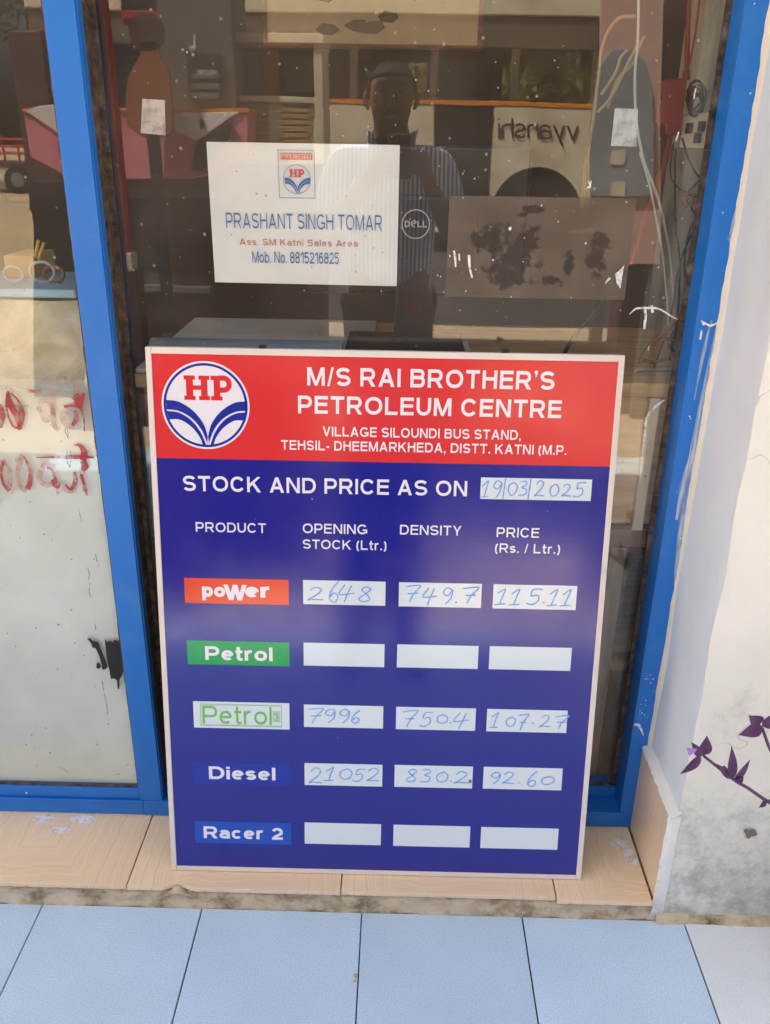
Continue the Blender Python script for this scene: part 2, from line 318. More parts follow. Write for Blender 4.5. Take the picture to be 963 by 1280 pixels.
# ------------------------------------------------------------------ mesh helpers
OFF = {}
class MB:
    def __init__(s): s.v = []; s.f = []
    def add(s, vs, fs):
        b = len(s.v); s.v += [Vector(p) for p in vs]; s.f += [tuple(i+b for i in f) for f in fs]; return s
    def box(s, x0, x1, y0, y1, z0, z1):
        return s.add([(x0, y0, z0), (x1, y0, z0), (x1, y1, z0), (x0, y1, z0), (x0, y0, z1), (x1, y0, z1), (x1, y1, z1), (x0, y1, z1)],
                     [(0, 3, 2, 1), (4, 5, 6, 7), (0, 1, 5, 4), (1, 2, 6, 5), (2, 3, 7, 6), (3, 0, 4, 7)])
    def prism(s, pts, d):
        """closed outline (3D points, planar) pushed by vector d"""
        n = len(pts); d = Vector(d); p = [Vector(q) for q in pts]
        return s.add(p+[q+d for q in p], [tuple(range(n))[::-1], tuple(range(n, 2*n))]+[(i, (i+1) % n, n+(i+1) % n, n+i) for i in range(n)])
    def face(s, pts): return s.add(pts, [tuple(range(len(pts)))])
    def tube(s, pts, r, n=8, cap=True):
        pts = [Vector(p) for p in pts]; k = len(pts)
        rr = r if isinstance(r, (list, tuple)) else [r]*k
        rings = []; up = None
        for i, p in enumerate(pts):
            t = (pts[min(i+1, k-1)]-pts[max(i-1, 0)]).normalized()
            if up is None: up = t.orthogonal().normalized()
            up = (up-t*up.dot(t)); up = up.normalized() if up.length > 1e-6 else t.orthogonal().normalized()
            q = t.cross(up)
            rings.append([p+(up*math.cos(2*math.pi*j/n)+q*math.sin(2*math.pi*j/n))*rr[i] for j in range(n)])
        fs = [(i*n+j, i*n+(j+1) % n, (i+1)*n+(j+1) % n, (i+1)*n+j) for i in range(k-1) for j in range(n)]
        if cap: fs += [tuple(range(n))[::-1], tuple((k-1)*n+j for j in range(n))]
        return s.add([v for r_ in rings for v in r_], fs)
    def lathe(s, prof, c, n=24, axis='Z'):
        c = Vector(c); vs = []
        for r_, h in prof:
            for j in range(n):
                a_ = 2*math.pi*j/n; x, y = r_*math.cos(a_), r_*math.sin(a_)
                vs.append(c+(Vector((x, y, h)) if axis == 'Z' else Vector((x, h, y)) if axis == 'Y' else Vector((h, x, y))))
        k = len(prof)
        fs = [(i*n+j, i*n+(j+1) % n, (i+1)*n+(j+1) % n, (i+1)*n+j) for i in range(k-1) for j in range(n)]
        fs += [tuple(range(n))[::-1], tuple((k-1)*n+j for j in range(n))]
        return s.add(vs, fs)
    def build(s, name, m, parent=None, bevel=0, smooth=False, local=False, **props):
        off = Vector((0, 0, 0)) if parent is None or local else OFF.get(parent.name, Vector())
        me = D.meshes.new(name); me.from_pydata([v-off for v in s.v], [], s.f); me.update()
        if m: me.materials.append(M[m] if isinstance(m, str) else m)
        bm = bmesh.new(); bm.from_mesh(me); bmesh.ops.recalc_face_normals(bm, faces=bm.faces) if not local else None; bm.to_mesh(me); bm.free()
        if smooth:
            for p in me.polygons: p.use_smooth = True
        o = D.objects.new(name, me); C.objects.link(o)
        if parent is not None: o.parent = parent; OFF[o.name] = off
        if bevel:
            b = o.modifiers.new('bevel', 'BEVEL'); b.width = bevel; b.segments = 2; b.limit_method = 'ANGLE'; b.angle_limit = R(40)
        for k, v in props.items(): o[k] = v
        return o
def origin(o, c):
    """move a top-level mesh's origin without moving the mesh"""
    c = Vector(c); o.data.transform(Matrix.Translation(-c)); o.location = c; return o
def thing(name, loc, label, cat, group=None, rot=None):
    o = D.objects.new(name, None); C.objects.link(o); o.location = loc; o.empty_display_size = .1
    o['label'] = label; o['category'] = cat
    if group: o['group'] = group
    OFF[o.name] = Vector(loc); return o
def tag(o, label, cat, group=None):
    o['label'] = label; o['category'] = cat
    if group: o['group'] = group
    return o
def struct(o): o['kind'] = 'structure'; return o
def cr(pts, n=6):
    """Catmull-Rom through points"""
    p = [Vector(q) for q in pts]; p = [p[0]*2-p[1]]+p+[p[-1]*2-p[-2]]; out = []
    for i in range(1, len(p)-2):
        for k in range(n):
            t = k/n; a_, b_, c_, d_ = p[i-1:i+3]
            out.append(.5*((2*b_)+(c_-a_)*t+(2*a_-5*b_+4*c_-d_)*t*t+(3*b_-a_-3*c_+d_)*t**3))
    out.append(p[-2]); return out

# ------------------------------------------------------------------ stroke lettering (2D)
def arc(cx, cy, rx, ry, a0, a1, n=12):
    sg = lambda c: math.copysign(abs(c)**.93, c)
    return [(cx+rx*sg(math.cos(R(a0+(a1-a0)*i/n))), cy+ry*sg(math.sin(R(a0+(a1-a0)*i/n)))) for i in range(n+1)]
def glyph(ch, w):
    h = w/2; d = w*1.12; xh = .74
    st = lambda x, a=0, b=1: ('p', [(x, a), (x, b)])
    bar = lambda x0, x1, y: ('p', [(x0, y), (x1, y)])
    def bowl(x0, x1, y0, y1):
        r = (y1-y0)/2; rx = min(r, (x1-x0)*.8); return ('p', [(x0, y1)]+arc(x1-rx, (y0+y1)/2, rx, r, 90, -90)+[(x0, y0)])
    def ring(x0, x1, y0, y1): return ('c', arc((x0+x1)/2, (y0+y1)/2, (x1-x0)/2, (y1-y0)/2, 0, 360, 26)[:-1])
    def sdg(X, H, a=22):
        r = (H-2*h)/4; rx = X/2-h; return ('p', arc(X/2, H-h-r, rx, r, a, 270, 16)+arc(X/2, h+r, rx, r, 90, -180+a, 16)[1:])
    if ch == 'A': X = .98; return X, [('q', [(0, 0), (d, 0), (X/2+d/2, 1), (X/2-d/2, 1)]), ('q', [(X-d, 0), (X, 0), (X/2+d/2, 1), (X/2-d/2, 1)]), bar(X*.22, X*.78, .22+h)]
    if ch == 'B': X = .88; return X, [st(h), bowl(h, X*.95-h, .54, 1-h), bowl(h, X-h, h, .54)]
    if ch == 'C': X = .96; return X, [('p', arc(X/2, .5, X/2-h, .5-h, 35, 325, 26))]
    if ch == 'D': X = .92; return X, [st(h), ('p', [(h, 1-h)]+arc(X-h-.4, .5, .4, .5-h, 90, -90, 18)+[(h, h)])]
    if ch == 'E': X = .8; return X, [st(h), bar(w*.9, X, 1-h), bar(w*.9, X*.95, .53), bar(w*.9, X, h)]
    if ch == 'G': X = 1.02; return X, [('p', arc(X/2, .5, X/2-h, .5-h, 38, 318, 26)), ('p', [(X*.54, .42), (X-h, .42), (X-h, .1)])]
    if ch == 'H': X = .88; return X, [st(h), st(X-h), bar(w*.9, X-w*.9, .54)]
    if ch == 'I': return w, [st(h)]
    if ch == 'K': X = .94; return X, [st(h), ('q', [(w*.8, .28), (w*.8, .28+w*1.4), (X-w*1.35, 1), (X-.03, 1)]), ('q', [(.33, .52), (.33+w*.7, .52+w*.85), (X, 0), (X-w*1.3, 0)])]
    if ch == 'L': X = .76; return X, [st(h), bar(w*.9, X, h)]
    if ch == 'M': X = 1.06; return X, [st(h), st(X-h), ('q', [(w*.1, 1), (w*1.25, 1), (X/2+w*.42, 0), (X/2-w*.42, 0)]), ('q', [(X-w*1.25, 1), (X-w*.1, 1), (X/2+w*.42, 0), (X/2-w*.42, 0)])]
    if ch == 'N': X = .9; return X, [st(h), st(X-h), ('q', [(w*.1, 1), (w*1.2, 1), (X-w*.1, 0), (X-w*1.2, 0)])]
    if ch == 'O': X = 1.04; return X, [ring(h, X-h, h, 1-h)]
    if ch == 'P': X = .84; return X, [st(h), bowl(h, X-h, .41, 1-h)]
    if ch == 'R': X = .92; return X, [st(h), bowl(h, X*.96-h, .44, 1-h), ('q', [(X*.42, .46), (X*.42+w*1.15, .46), (X, 0), (X-w*1.25, 0)])]
    if ch == 'S': X = .86; return X, [sdg(X, 1)]
    if ch == 'T': X = .82; return X, [st(X/2, 0, 1-w*.9), bar(0, X, 1-h)]
    if ch == 'U': X = .88; return X, [('p', [(h, 1)]+arc(X/2, .36+h, X/2-h, .36, 180, 360, 14)+[(X-h, 1)])]
    if ch == 'V': X = .92; return X, [('q', [(0, 1), (d, 1), (X/2+d/2, 0), (X/2-d/2, 0)]), ('q', [(X-d, 1), (X, 1), (X/2+d/2, 0), (X/2-d/2, 0)])]
    if ch == 'W': X = 1.3; e = d*.95; return X, [('q', [(a_, 1), (a_+e, 1), (b_+e, 0), (b_, 0)]) for a_, b_ in ((0, X*.22), (X*.5-e/2, X*.22), (X*.5-e/2, X*.78-e), (X-e, X*.78-e))]
    if ch == 'Y': X = .88; return X, [('q', [(0, 1), (d*1.05, 1), (X/2+h, .4), (X/2-h, .4)]), ('q', [(X-d*1.05, 1), (X, 1), (X/2+h, .4), (X/2-h, .4)]), st(X/2, 0, .41)]
    if ch == '/': return .36, [('q', [(-.02, -.02), (w*.75-.02, -.02), (.38, 1.02), (.38-w*.75, 1.02)])]
    if ch == "'": return w*1.05, [('q', [(0, 1.02), (w, 1.02), (w, .86), (w*.5, .66), (w*.2, .68), (w*.42, .84), (0, .84)])]
    if ch == '.': return w*1.1, [('q', [(0, 0), (w*1.05, 0), (w*1.05, w*1.05), (0, w*1.05)])]
    if ch == ',': return w*1.1, [('q', [(0, w), (w, w), (w, 0), (w*.45, -.22), (w*.15, -.2), (w*.45, 0), (0, 0)])]
    if ch == '-': return .34, [bar(0, .34, .36)]
    if ch == '(': return .3, [('p', arc(.3+.22, .4, .46, .66, 128, 232, 12))]
    if ch == ')': return .3, [('p', arc(-.22, .4, .46, .66, 52, -52, 12))]
    if ch == '1': X = .5; return X, [st(X-h), ('q', [(0, .66), (X-w, .86), (X-w, 1), (X-w*.6, 1), (0, .8)])]
    if ch == '2': X = .72; r = .27; return X, [('p', arc(X/2, 1-h-r, X/2-h, r, 165, -30, 14)+[(h*1.3, w*.95)]), bar(0, X, h)]
    if ch == '5': X = .72; return X, [('p', [(X-.03, 1-h), (h*1.6, 1-h), (h*1.1, .54)]+arc(X/2-.02, .31+h*.2, X/2-h, .31-h*.6, 125, -150, 16)[1:])]
    if ch == '6': X = .72; return X, [ring(h, X-h, h, .62), ('p', arc(X/2+.04, .5, X/2-h+.04, .5-h, 50, 190, 12))]
    if ch == '8': X = .72; return X, [ring(h+.03, X-h-.03, .52, 1-h), ring(h, X-h, h, .52)]
    if ch == 'l': return w, [st(h)]
    if ch == 'i': return w, [st(h, 0, xh), ('q', [(0, 1-w*.85), (w, 1-w*.85), (w, 1), (0, 1)])]
    if ch == 'e': X = .7; return X, [bar(w*.8, X-w*.5, xh/2+.01), ('p', arc(X/2, xh/2, X/2-h, xh/2-h, 0, 312, 22))]
    if ch == 'o': X = .74; return X, [ring(h, X-h, h, xh-h)]
    if ch == 'c': X = .68; return X, [('p', arc(X/2, xh/2, X/2-h, xh/2-h, 42, 318, 20))]
    if ch == 's': X = .62; return X, [sdg(X, xh)]
    if ch == 'r': X = .46; return X, [st(h, 0, xh), ('p', arc(h+.3, xh-.3-h*.6, .3, .3, 178, 85, 8))]
    if ch == 't': X = .42; return X, [('p', [(X*.42, .98)]+arc(X*.42+.14, .16+h*.6, .14, .14, 180, 268, 6)+[(X, h*1.0)]), bar(0, X, xh-h)]
    if ch == 'a': X = .68; return X, [st(X-h, 0, xh*.62), ('p', arc(X/2, xh-h-.2, X/2-h, .2, 160, 0, 10)), ring(h, X-h*1.1, h, xh*.56)]
    if ch == 'n': X = .66; return X, [st(h, 0, xh), ('p', arc(X/2, xh-h-.24, X/2-h, .24, 170, 0, 10)+[(X-h, 0)])]
    if ch == 'p': X = .74; return X, [st(h, -.26, xh), ring(h*1.2, X-h, h, xh-h)]
    if ch == 'b': X = .74; return X, [st(h, 0, 1), ring(h*1.2, X-h, h, xh-h)]
    if ch == 'h': X = .66; return X, [st(h, 0, 1), ('p', arc(X/2, xh-h-.24, X/2-h, .24, 170, 0, 10)+[(X-h, 0)])]
    if ch == 'v': X = .66; return X, [('q', [(0, xh), (d, xh), (X/2+d/2, 0), (X/2-d/2, 0)]), ('q', [(X-d, xh), (X, xh), (X/2+d/2, 0), (X/2-d/2, 0)])]
    if ch == 'y': X = .66; return X, [('q', [(0, xh), (d, xh), (X/2+d/2, 0), (X/2-d/2, 0)]), ('q', [(X-d, xh), (X, xh), (X/2-.08, -.3), (X/2-.08-d, -.3)])]
    return .3, []
def strip2(pts, w, closed=False):
    """mitred 2D strip: returns verts (x,y) and quads"""
    n = len(pts); P2 = [Vector(p[:2]) for p in pts]; vs = []
    for i in range(n):
        a_ = P2[i-1] if (i or closed) else None; b_ = P2[(i+1) % n] if (i < n-1 or closed) else None
        d1 = (P2[i]-a_).normalized() if a_ is not None else None; d2 = (b_-P2[i]).normalized() if b_ is not None else None
        if d1 is None: d1 = d2
        if d2 is None: d2 = d1
        t = d1+d2; t = t.normalized() if t.length > 1e-6 else d1
        nn = Vector((-t.y, t.x)); k = max(.45, nn.dot(Vector((-d1.y, d1.x))))
        o_ = nn*(w[i] if isinstance(w, list) else w)/2/k; vs += [P2[i]+o_, P2[i]-o_]
    q = [(2*i, 2*i+1, (2*i+3) % (2*n), (2*i+2) % (2*n)) for i in range(n if closed else n-1)]
    return vs, q
def letters(mb, s, x0, x1, y, H, w, frame, ls=.17, sp=.44, z=0, slant=0):
    """lay a line of lettering between x0 and x1 on the frame (function (x,y,z)->3D)"""
    xs = []; x = 0
    for ch in s:
        if ch == ' ': x += sp; continue
        W, st = glyph(ch, w); xs.append((x, st)); x += W+ls
    k = (x1-x0)/(x-ls); lay = 0
    for gx, st in xs:
        for i, (ty, pts) in enumerate(st):
            zz = z+i*2.5e-5
            if ty == 'q': vs, fs = [Vector(p) for p in pts], [tuple(range(len(pts)))]
            else: vs, fs = strip2(pts, w, ty == 'c')
            mb.add([frame(x0+(gx+v.x+slant*v.y)*k, y+v.y*H, zz) for v in vs], fs)
    return mb
HAND = {
 '0': [[(.5, .95), (.15, .75), (.1, .35), (.4, .05), (.8, .2), (.9, .65), (.6, .95), (.4, .9)]],
 '1': [[(.05, .7), (.55, 1), (.42, .5), (.3, .02)], [(.0, .0), (.3, .03), (.7, .06)]],
 '2': [[(.12, .78), (.4, 1), (.75, .85), (.6, .5), (.1, .08), (.3, .12), (.95, .08)]],
 '3': [[(.1, .92), (.5, 1), (.75, .8), (.35, .56), (.75, .4), (.65, .08), (.1, .05)]],
 '4': [[(.35, 1), (.05, .42), (.5, .42), (.95, .5)], [(.72, .95), (.55, .4), (.42, -.1)]],
 '5': [[(.9, .97), (.35, .92), (.25, .55), (.65, .6), (.75, .25), (.4, .0), (.05, .08)]],
 '6': [[(.75, 1), (.3, .6), (.15, .2), (.5, .0), (.75, .25), (.5, .45), (.2, .25)]],
 '7': [[(.05, .9), (.5, .98), (.95, .98), (.6, .5), (.4, -.05)], [(.25, .45), (.85, .5)]],
 '8': [[(.8, .85), (.45, 1), (.2, .78), (.55, .5), (.75, .2), (.4, .0), (.1, .2), (.45, .5), (.8, .85)]],
 '9': [[(.8, .85), (.4, .98), (.12, .68), (.5, .5), (.78, .8), (.72, .35), (.4, .0)]],
 '.': [[(.30, .10), (.45, .16), (.60, .12)]], '|': [[(.5, 1.12), (.45, -.12)]]}
def handwrite(mb, chars, frame, z, w=.0021):
    """chars: (char, x, y, width, height)"""
    for i, (ch, x, y, cw, chh) in enumerate(chars):
        for j, st in enumerate(HAND[ch]):
            pts = [(x+(p[0]+.12*p[1]-.06)*cw+random.uniform(-.0006, .0006), y+p[1]*chh+random.uniform(-.0005, .0005)) for p in st]
            sm = cr([(a_, b_, 0) for a_, b_ in pts], 7)
            vs, fs = strip2([(q.x, q.y) for q in sm], [w*(.95+.45*noise.noise(Vector((q.x*160, q.y*160, i)))) for q in sm])
            mb.add([frame(v.x, v.y, z+(i*2+j)*1.5e-5) for v in vs], fs)
    return mb

# ================================================================== GROUND AND PORCH
gr = MB(); n = 40; L = 120
for i in range(n+1):
    for j in range(n+1): gr.v.append(Vector((-L+2*L*i/n, -L+2*L*j/n, -.05)))
for i in range(n):
    for j in range(n): gr.f.append((i*(n+1)+j, (i+1)*(n+1)+j, (i+1)*(n+1)+j+1, i*(n+1)+j+1))
gr = struct(gr.build('ground', 'soil'))
slab = struct(MB().box(-4.5, 4.5, -2.25, -.1, -.046, -.005).build('porch_floor', 'grout'))
rt = random.Random(3); tm = {}
for k, (m_) in (('b', 'tile_blue'), ('g', 'tile_grey')):
    mb = MB().box(-.1488, .1488, -.1488, .1488, -.009, 0); o = mb.build('floor_tile', m_, slab, bevel=.0012); tm[k] = o
first = {'b': True, 'g': True}
for ix in range(-6, 7):
    for iy in range(7):
        cx, cy = .403+.3*ix-.0, -.302-.3*iy
        k = 'g' if ix >= 1 else 'b'
        if first[k]: o = tm[k]; first[k] = False
        else: o = tm[k].copy(); C.objects.link(o); o.parent = slab
        o.location = (cx+rt.uniform(-.0006, .0006), cy+rt.uniform(-.0006, .0006), rt.uniform(-.0006, .0004)); o.rotation_euler = (rt.uniform(-.001, .001), rt.uniform(-.001, .001), rt.uniform(-.0015, .0015))
# small lump of dried mortar and dirt on the joint
# raised sill: mortar bed + tiles
def strip_grid(x0, x1, nx, prof, jit, seed=1):
    """horizontal extrusion of a y-z profile with jitter -> rough plaster edge"""
    mb = MB(); k = len(prof)
    for i in range(nx+1):
        x = x0+(x1-x0)*i/nx
        for j, (y, z) in enumerate(prof):
            q = noise.noise(Vector((x*18, j*.9, seed)))*jit+noise.noise(Vector((x*70, j*2.3, seed+5)))*jit*.5
            lock = j in (0, k-1)
            mb.v.append(Vector((x, y+(0 if lock else q), z+(0 if lock else q*.4))))
    for i in range(nx):
        for j in range(k-1): mb.f.append((i*k+j, (i+1)*k+j, (i+1)*k+j+1, i*k+j+1))
    return mb
sill = struct(strip_grid(-4.0, .507, 700, [(.2, -.02), (.2, .034), (-.120, .035), (-.136, .0345), (-.143, .031), (-.1455, .022), (-.147, .012), (-.1505, .004), (-.153, -.003), (-.15, -.02)], .006).build('window_sill', 'mortar', smooth=True))
edges = [-1.687, -1.287, -.887, -.487, -.087, .313, .4905]
for i in range(len(edges)-1):
    x0, x1 = edges[i]+.0012, edges[i+1]-.0012; yf = -.1485+(.0 if i % 2 else .001)-(0.006 if i == 5 else 0)
    c = (x0+x1)/2; mb = MB(); pts = []
    # front edge slightly chipped, one clear bite out of the tile beside the sign
    nx = 60
    for q in range(nx+1):
        x = x0+(x1-x0)*q/nx; ch = max(0, noise.noise(Vector((x*60, 1, 2))))*.0022
        if i == 3: ch += .011*max(0, 1-abs(x+.392)/.028)**.8*(1+.4*noise.noise(Vector((x*300, 0, 0))))
        pts.append((x, yf+ch))
    base = [(x, y, .0365) for x, y in pts]+[(x1, .12, .0365), (x0, .12, .0365)]
    mb.prism(base, (0, 0, .0085)); hx = c if i < 5 else .4
    o = mb.build('sill_tile', 'wood_tile', sill, bevel=.0006, local=True)
    hx = c if i < 5 else .513
    o.data.transform(Matrix.Translation((-hx, .02, 0))); o.location = (hx, -.02, 0)
# bare lump of mortar showing in the bite, its plaster grains
lump = MB()
for i in range(11):
    for j in range(5):
        x = -.425+.066*i/10; t = j/4
        rise = math.exp(-((x+.392)/.016)**2)
        lump.v.append(Vector((x, -.151+.017*t, .026+.018*rise*(1-(2*t-1)**2*.6)+.003*noise.noise(Vector((x*150, t*5, 0))))))
for i in range(10):
    for j in range(4): lump.f.append((i*5+j, (i+1)*5+j, (i+1)*5+j+1, i*5+j+1))
lump.build('mortar_lump', 'mortar', sill, smooth=True, local=True)
# whitish residue on the sill tiles
res = MB()
def blobpoly(cx, cy, rx, ry, z, n=18, j=.3, seed=0):
    return [(cx+rx*math.cos(2*math.pi*k/n)*(1+j*noise.noise(Vector((k*.9, seed, 0)))), cy+ry*math.sin(2*math.pi*k/n)*(1+j*noise.noise(Vector((k*.8, seed, 3)))), z) for k in range(n)]
P_ = M['white_smudge']
M['residue'] = alpha_mat('white_cement_residue', srgb(240, 238, 234), .9, 60, .30, .52)
for i, (cx, cy, rx, ry) in enumerate([(-.705, .018, .022, .014), (-.66, -.012, .022, .008), (-.625, .020, .026, .012), (.462, -.01, .018, .014), (.475, -.045, .013, .022)]):
    res.face(blobpoly(cx, cy, rx, ry, .0456+i*1e-5, seed=i))
res.build('cement_residue', 'residue', sill, local=True)
# fallen grey specks in the floor joint
MB().lathe([(.001, 0), (.004, .001), (.003, .004), (.0005, .005)], (-.052, -.288, 0), 8).build('mortar_crumb', 'mortar', slab, local=True)
MB().lathe([(.001, 0), (.003, .001), (.002, .003), (.0005, .004)], (-.0535, -.298, 0), 8).build('mortar_crumb', 'mortar', slab, local=True)

# right-hand wall: front face y=-.15, reveal x=.507
wl = thing('plaster_wall', (.9, 0, 0), 'cream plastered wall with grey mould stains to the right of the window', 'wall')
def wallgrid(name, m_, fn, nu, nv, parent):
    mb = MB()
    for i in range(nu+1):
        for j in range(nv+1): mb.v.append(fn(i/nu, j/nv))
    for i in range(nu):
        for j in range(nv): mb.f.append((i*(nv+1)+j, (i+1)*(nv+1)+j, (i+1)*(nv+1)+j+1, i*(nv+1)+j+1))
    return mb.build(name, m_, parent, smooth=True)
def corner(z): return .508+.0035*noise.noise(Vector((z*9, 0, 4)))+.0016*noise.noise(Vector((z*45, 0, 4)))
def ff(u, v):
    z = -.01+3.0*v**1.5; x = corner(z)+(1.9-.508)*u**1.6
    b = .0028*noise.noise(Vector((x*6, z*6, 1)))+.001*noise.noise(Vector((x*30, z*30, 1)))
    return Vector((x, -.15+(b if u > 0 else 0), z))
wallgrid('wall_face', 'wall_cream', ff, 110, 220, wl)
def fr_(u, v):
    z = .04+2.95*v**1.5; y = -.15+.24*u; b = .0025*noise.noise(Vector((y*14, z*9, 8)))
    return Vector(((corner(z) if u == 0 else .508+b+.0*u), y, z))
wallgrid('window_reveal', 'wall_reveal', fr_, 24, 220, wl)
MB().box(.512, 1.9, .0, .25, -.05, 3.0).build('wall_core', 'wall_cream', wl)
# chipped hole in the wall plaster
hp = at(938, 1041, -.1515)
MB().face([(hp.x+dx, -.1535, hp.z+dz) for dx, dz in [(-.013, .006), (-.009, .010), (-.004, .006), (.001, .010), (.007, .008), (.010, .003), (.013, -.001), (.010, -.006), (.003, -.007), (-.001, -.013), (-.006, -.009), (-.008, -.002)]]).build('bare_patch', 'taupe', wl)
# dirt fillet along the wall foot and white band at the corner foot
strip = strip_grid(.50, 1.9, 260, [(-.149, .016), (-.153, .012), (-.157, .006), (-.161, .001), (-.163, -.004)], .006, 4)
strip.build('wall_foot', 'mortar', wl, smooth=True)
# jamb tile and the lumpy ledge on top of it
jt = MB().box(.4925, .501, -.150, .036, .0452, .246).build('jamb_tile', 'wood_tile_up', wl, bevel=.0008, local=True)
jt.data.transform(Matrix.Translation((-.49, .06, -.2))); jt.location = Vector((.49, -.06, .2))-OFF[wl.name]
lg = MB()
for i in range(40):
    y = -.158+.2*i/39
    for j, (x, z) in enumerate([(.4912, .2445), (.4912, .2475), (.4955, .2495), (.502, .2515), (.510, .258)]):
        q = noise.noise(Vector((y*60, j*1.7, 2)))*.002+noise.noise(Vector((y*160, j*3.7, 2)))*.0012
        lg.v.append(Vector((x+q, y, z+q*1.2)))
for i in range(39):
    for j in range(4): lg.f.append((i*5+j, (i+1)*5+j, (i+1)*5+j+1, i*5+j+1))
lg.build('plaster_ledge', 'corner_white', wl, smooth=True)
fl = MB()
for i in range(50):
    z = .0+.246*i/49
    for j, (x, y) in enumerate([(.4905, -.1495), (.4935, -.1508), (.5005, -.1515), (.513, -.1505)]):
        q = noise.noise(Vector((z*60, j*1.7, 9)))*.003
        fl.v.append(Vector((x+q, y+q*.6, z)))
for i in range(49):
    for j in range(3): fl.f.append((i*4+j, (i+1)*4+j, (i+1)*4+j+1, i*4+j+1))
fl.build('corner_filler', 'corner_white', wl, smooth=True)

# porch roof that shades the front
roof = struct(MB().box(-7, 7.5, -1.07, .6, 3.3, 3.42).build('porch_roof', 'ceil_white'))
up = thing('upper_wall', (0, .25, 2.3), 'painted wall above the shop window under the porch roof', 'wall')
MB().box(-7, 7, .06, .25, 2.1, 3.3).build('wall_face', 'wall_cream', up)
MB().box(-7, -2.2, .03, .25, -.04, 2.1).build('side_wall_face', 'wall_cream', up)

# ================================================================== WINDOW
win = thing('shop_window', (0, .05, .045), 'blue framed sliding shop window with two dusty glass panes', 'window')
def wb(name, x0, x1, y0, y1, z0, z1, m_='blue', bevel=.0012, **k): return MB().box(x0, x1, y0, y1, z0, z1).build(name, m_, win, bevel=bevel, **k)
ZT = 2.1
wb('frame_post', -.5095, -.4635, .037, .075, .083, ZT)                 # meeting post of the left sash
wb('frame_post', -.4635, -.4615, .041, .125, .083, ZT, bevel=0)        # its return towards the right pane
wb('frame_post', .4705, .5045, .037, .125, .046, ZT)
wb('frame_post', .4685, .4712, .0385, .125, .083, ZT, bevel=.0006)
wb('bottom_track', -2.2, -.5035, .037, .13, .0465, .0825)
wb('bottom_track', -.5030, .4700, .0355, .13, .0465, .083)
wb('sash_rail', -2.2, -.5100, .0395, .075, .0832, .1105)
wb('sash_rail', -.4612, .4683, .083, .122, .0832, .1055)
wb('track_lip', -2.2, -.5035, .0335, .0365, .0795, .0845, bevel=.0005)
wb('screw', -.742, -.738, .0355, .0375, .094, .098, 'white_plastic', bevel=.0008)
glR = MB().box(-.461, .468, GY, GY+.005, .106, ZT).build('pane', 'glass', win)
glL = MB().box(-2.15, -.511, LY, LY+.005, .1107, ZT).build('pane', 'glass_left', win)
# cracked glazing rubber beside each pane, made of short shrunken lengths
def gasket(x, y, z0, z1, wd, seed, horiz=None):
    rr = random.Random(seed); z = z0; mb = MB()
    while z < z1:
        h = rr.uniform(.022, .075); gap = rr.uniform(.0004, .0014)
        x0 = x+rr.uniform(-.0006, .0006); x1 = x+wd+rr.uniform(-.0008, .0008); e = rr.uniform(-.0008, .0008)
        if horiz is None: mb.add([(x0, y, z), (x1, y, z), (x1+e, y, min(z+h, z1)), (x0+e, y, min(z+h, z1)), (x0, y+.005, z), (x1, y+.005, z), (x1+e, y+.005, min(z+h, z1)), (x0+e, y+.005, min(z+h, z1))],
                   [(0, 1, 2, 3), (7, 6, 5, 4), (0, 4, 5, 1), (1, 5, 6, 2), (2, 6, 7, 3), (3, 7, 4, 0)])
        else: mb.box(z, min(z+h, z1), y, y+.005, x0, x1)
        z += h+gap
    return mb
gasket(-.4612, GY-.0046, .107, ZT, .0085, 1).build('gasket', 'rubber', win)
gasket(.4598, GY-.0046, .107, ZT, .0085, 2).build('gasket', 'rubber', win)
gasket(-.5132, LY-.0046, .112, ZT, .0035, 3).build('gasket', 'rubber', win)
gasket(.1055, GY-.0046, -.46, .468, .004, 4, 1).build('gasket', 'rubber', win)
gasket(.1107, LY-.0046, -2.1, -.514, .003, 5, 1).build('gasket', 'rubber', win)
# dark shadow-gap rubber behind the return
wb('seal_strip', -.4616, -.4606, .06, .095, .106, ZT, 'rubber', 0)
# frosted film on the inside of the left pane
fy = LY+.0062
ff_ = MB(); top = .955
ff_.box(-2.14, -.5115, fy, fy+.0012, .112, top)
frost_o = ff_.build('frosting_film', 'frost', win)
# scraped black patch and scratches in that film (measured on the pane)
def poly_on(name, pxs, m_, Y, parent, z=0, n=1):
    mb = MB(); mb.face([at(x, y, Y-z) for x, y in pxs]); return mb.build(name, m_, parent)
q8 = lambda x, y: (x/3.554, 680+y/3.554)
yb = LY-.0006
poly_on('scraped_patch', [q8(*p) for p in [(465, 420), (478, 436), (490, 428), (500, 440), (510, 424), (522, 432), (530, 425), (538, 450), (546, 500), (550, 540), (548, 565), (540, 590), (532, 600), (531, 645), (523, 646), (520, 606), (508, 598), (492, 600), (486, 560), (478, 530), (470, 470)]], 'black_scrape', yb, win)
poly_on('scraped_patch', [q8(*p) for p in [(386, 420), (400, 418), (412, 430), (436, 436), (450, 470), (466, 510), (478, 545), (470, 556), (455, 560), (452, 535), (440, 495), (424, 462), (412, 462), (404, 440)]], 'black_scrape', yb, win, .0002)
poly_on('scraped_patch', [q8(*p) for p in [(430, 530), (440, 526), (450, 545), (438, 556), (428, 550)]], 'black_scrape', yb, win)
sc = MB()
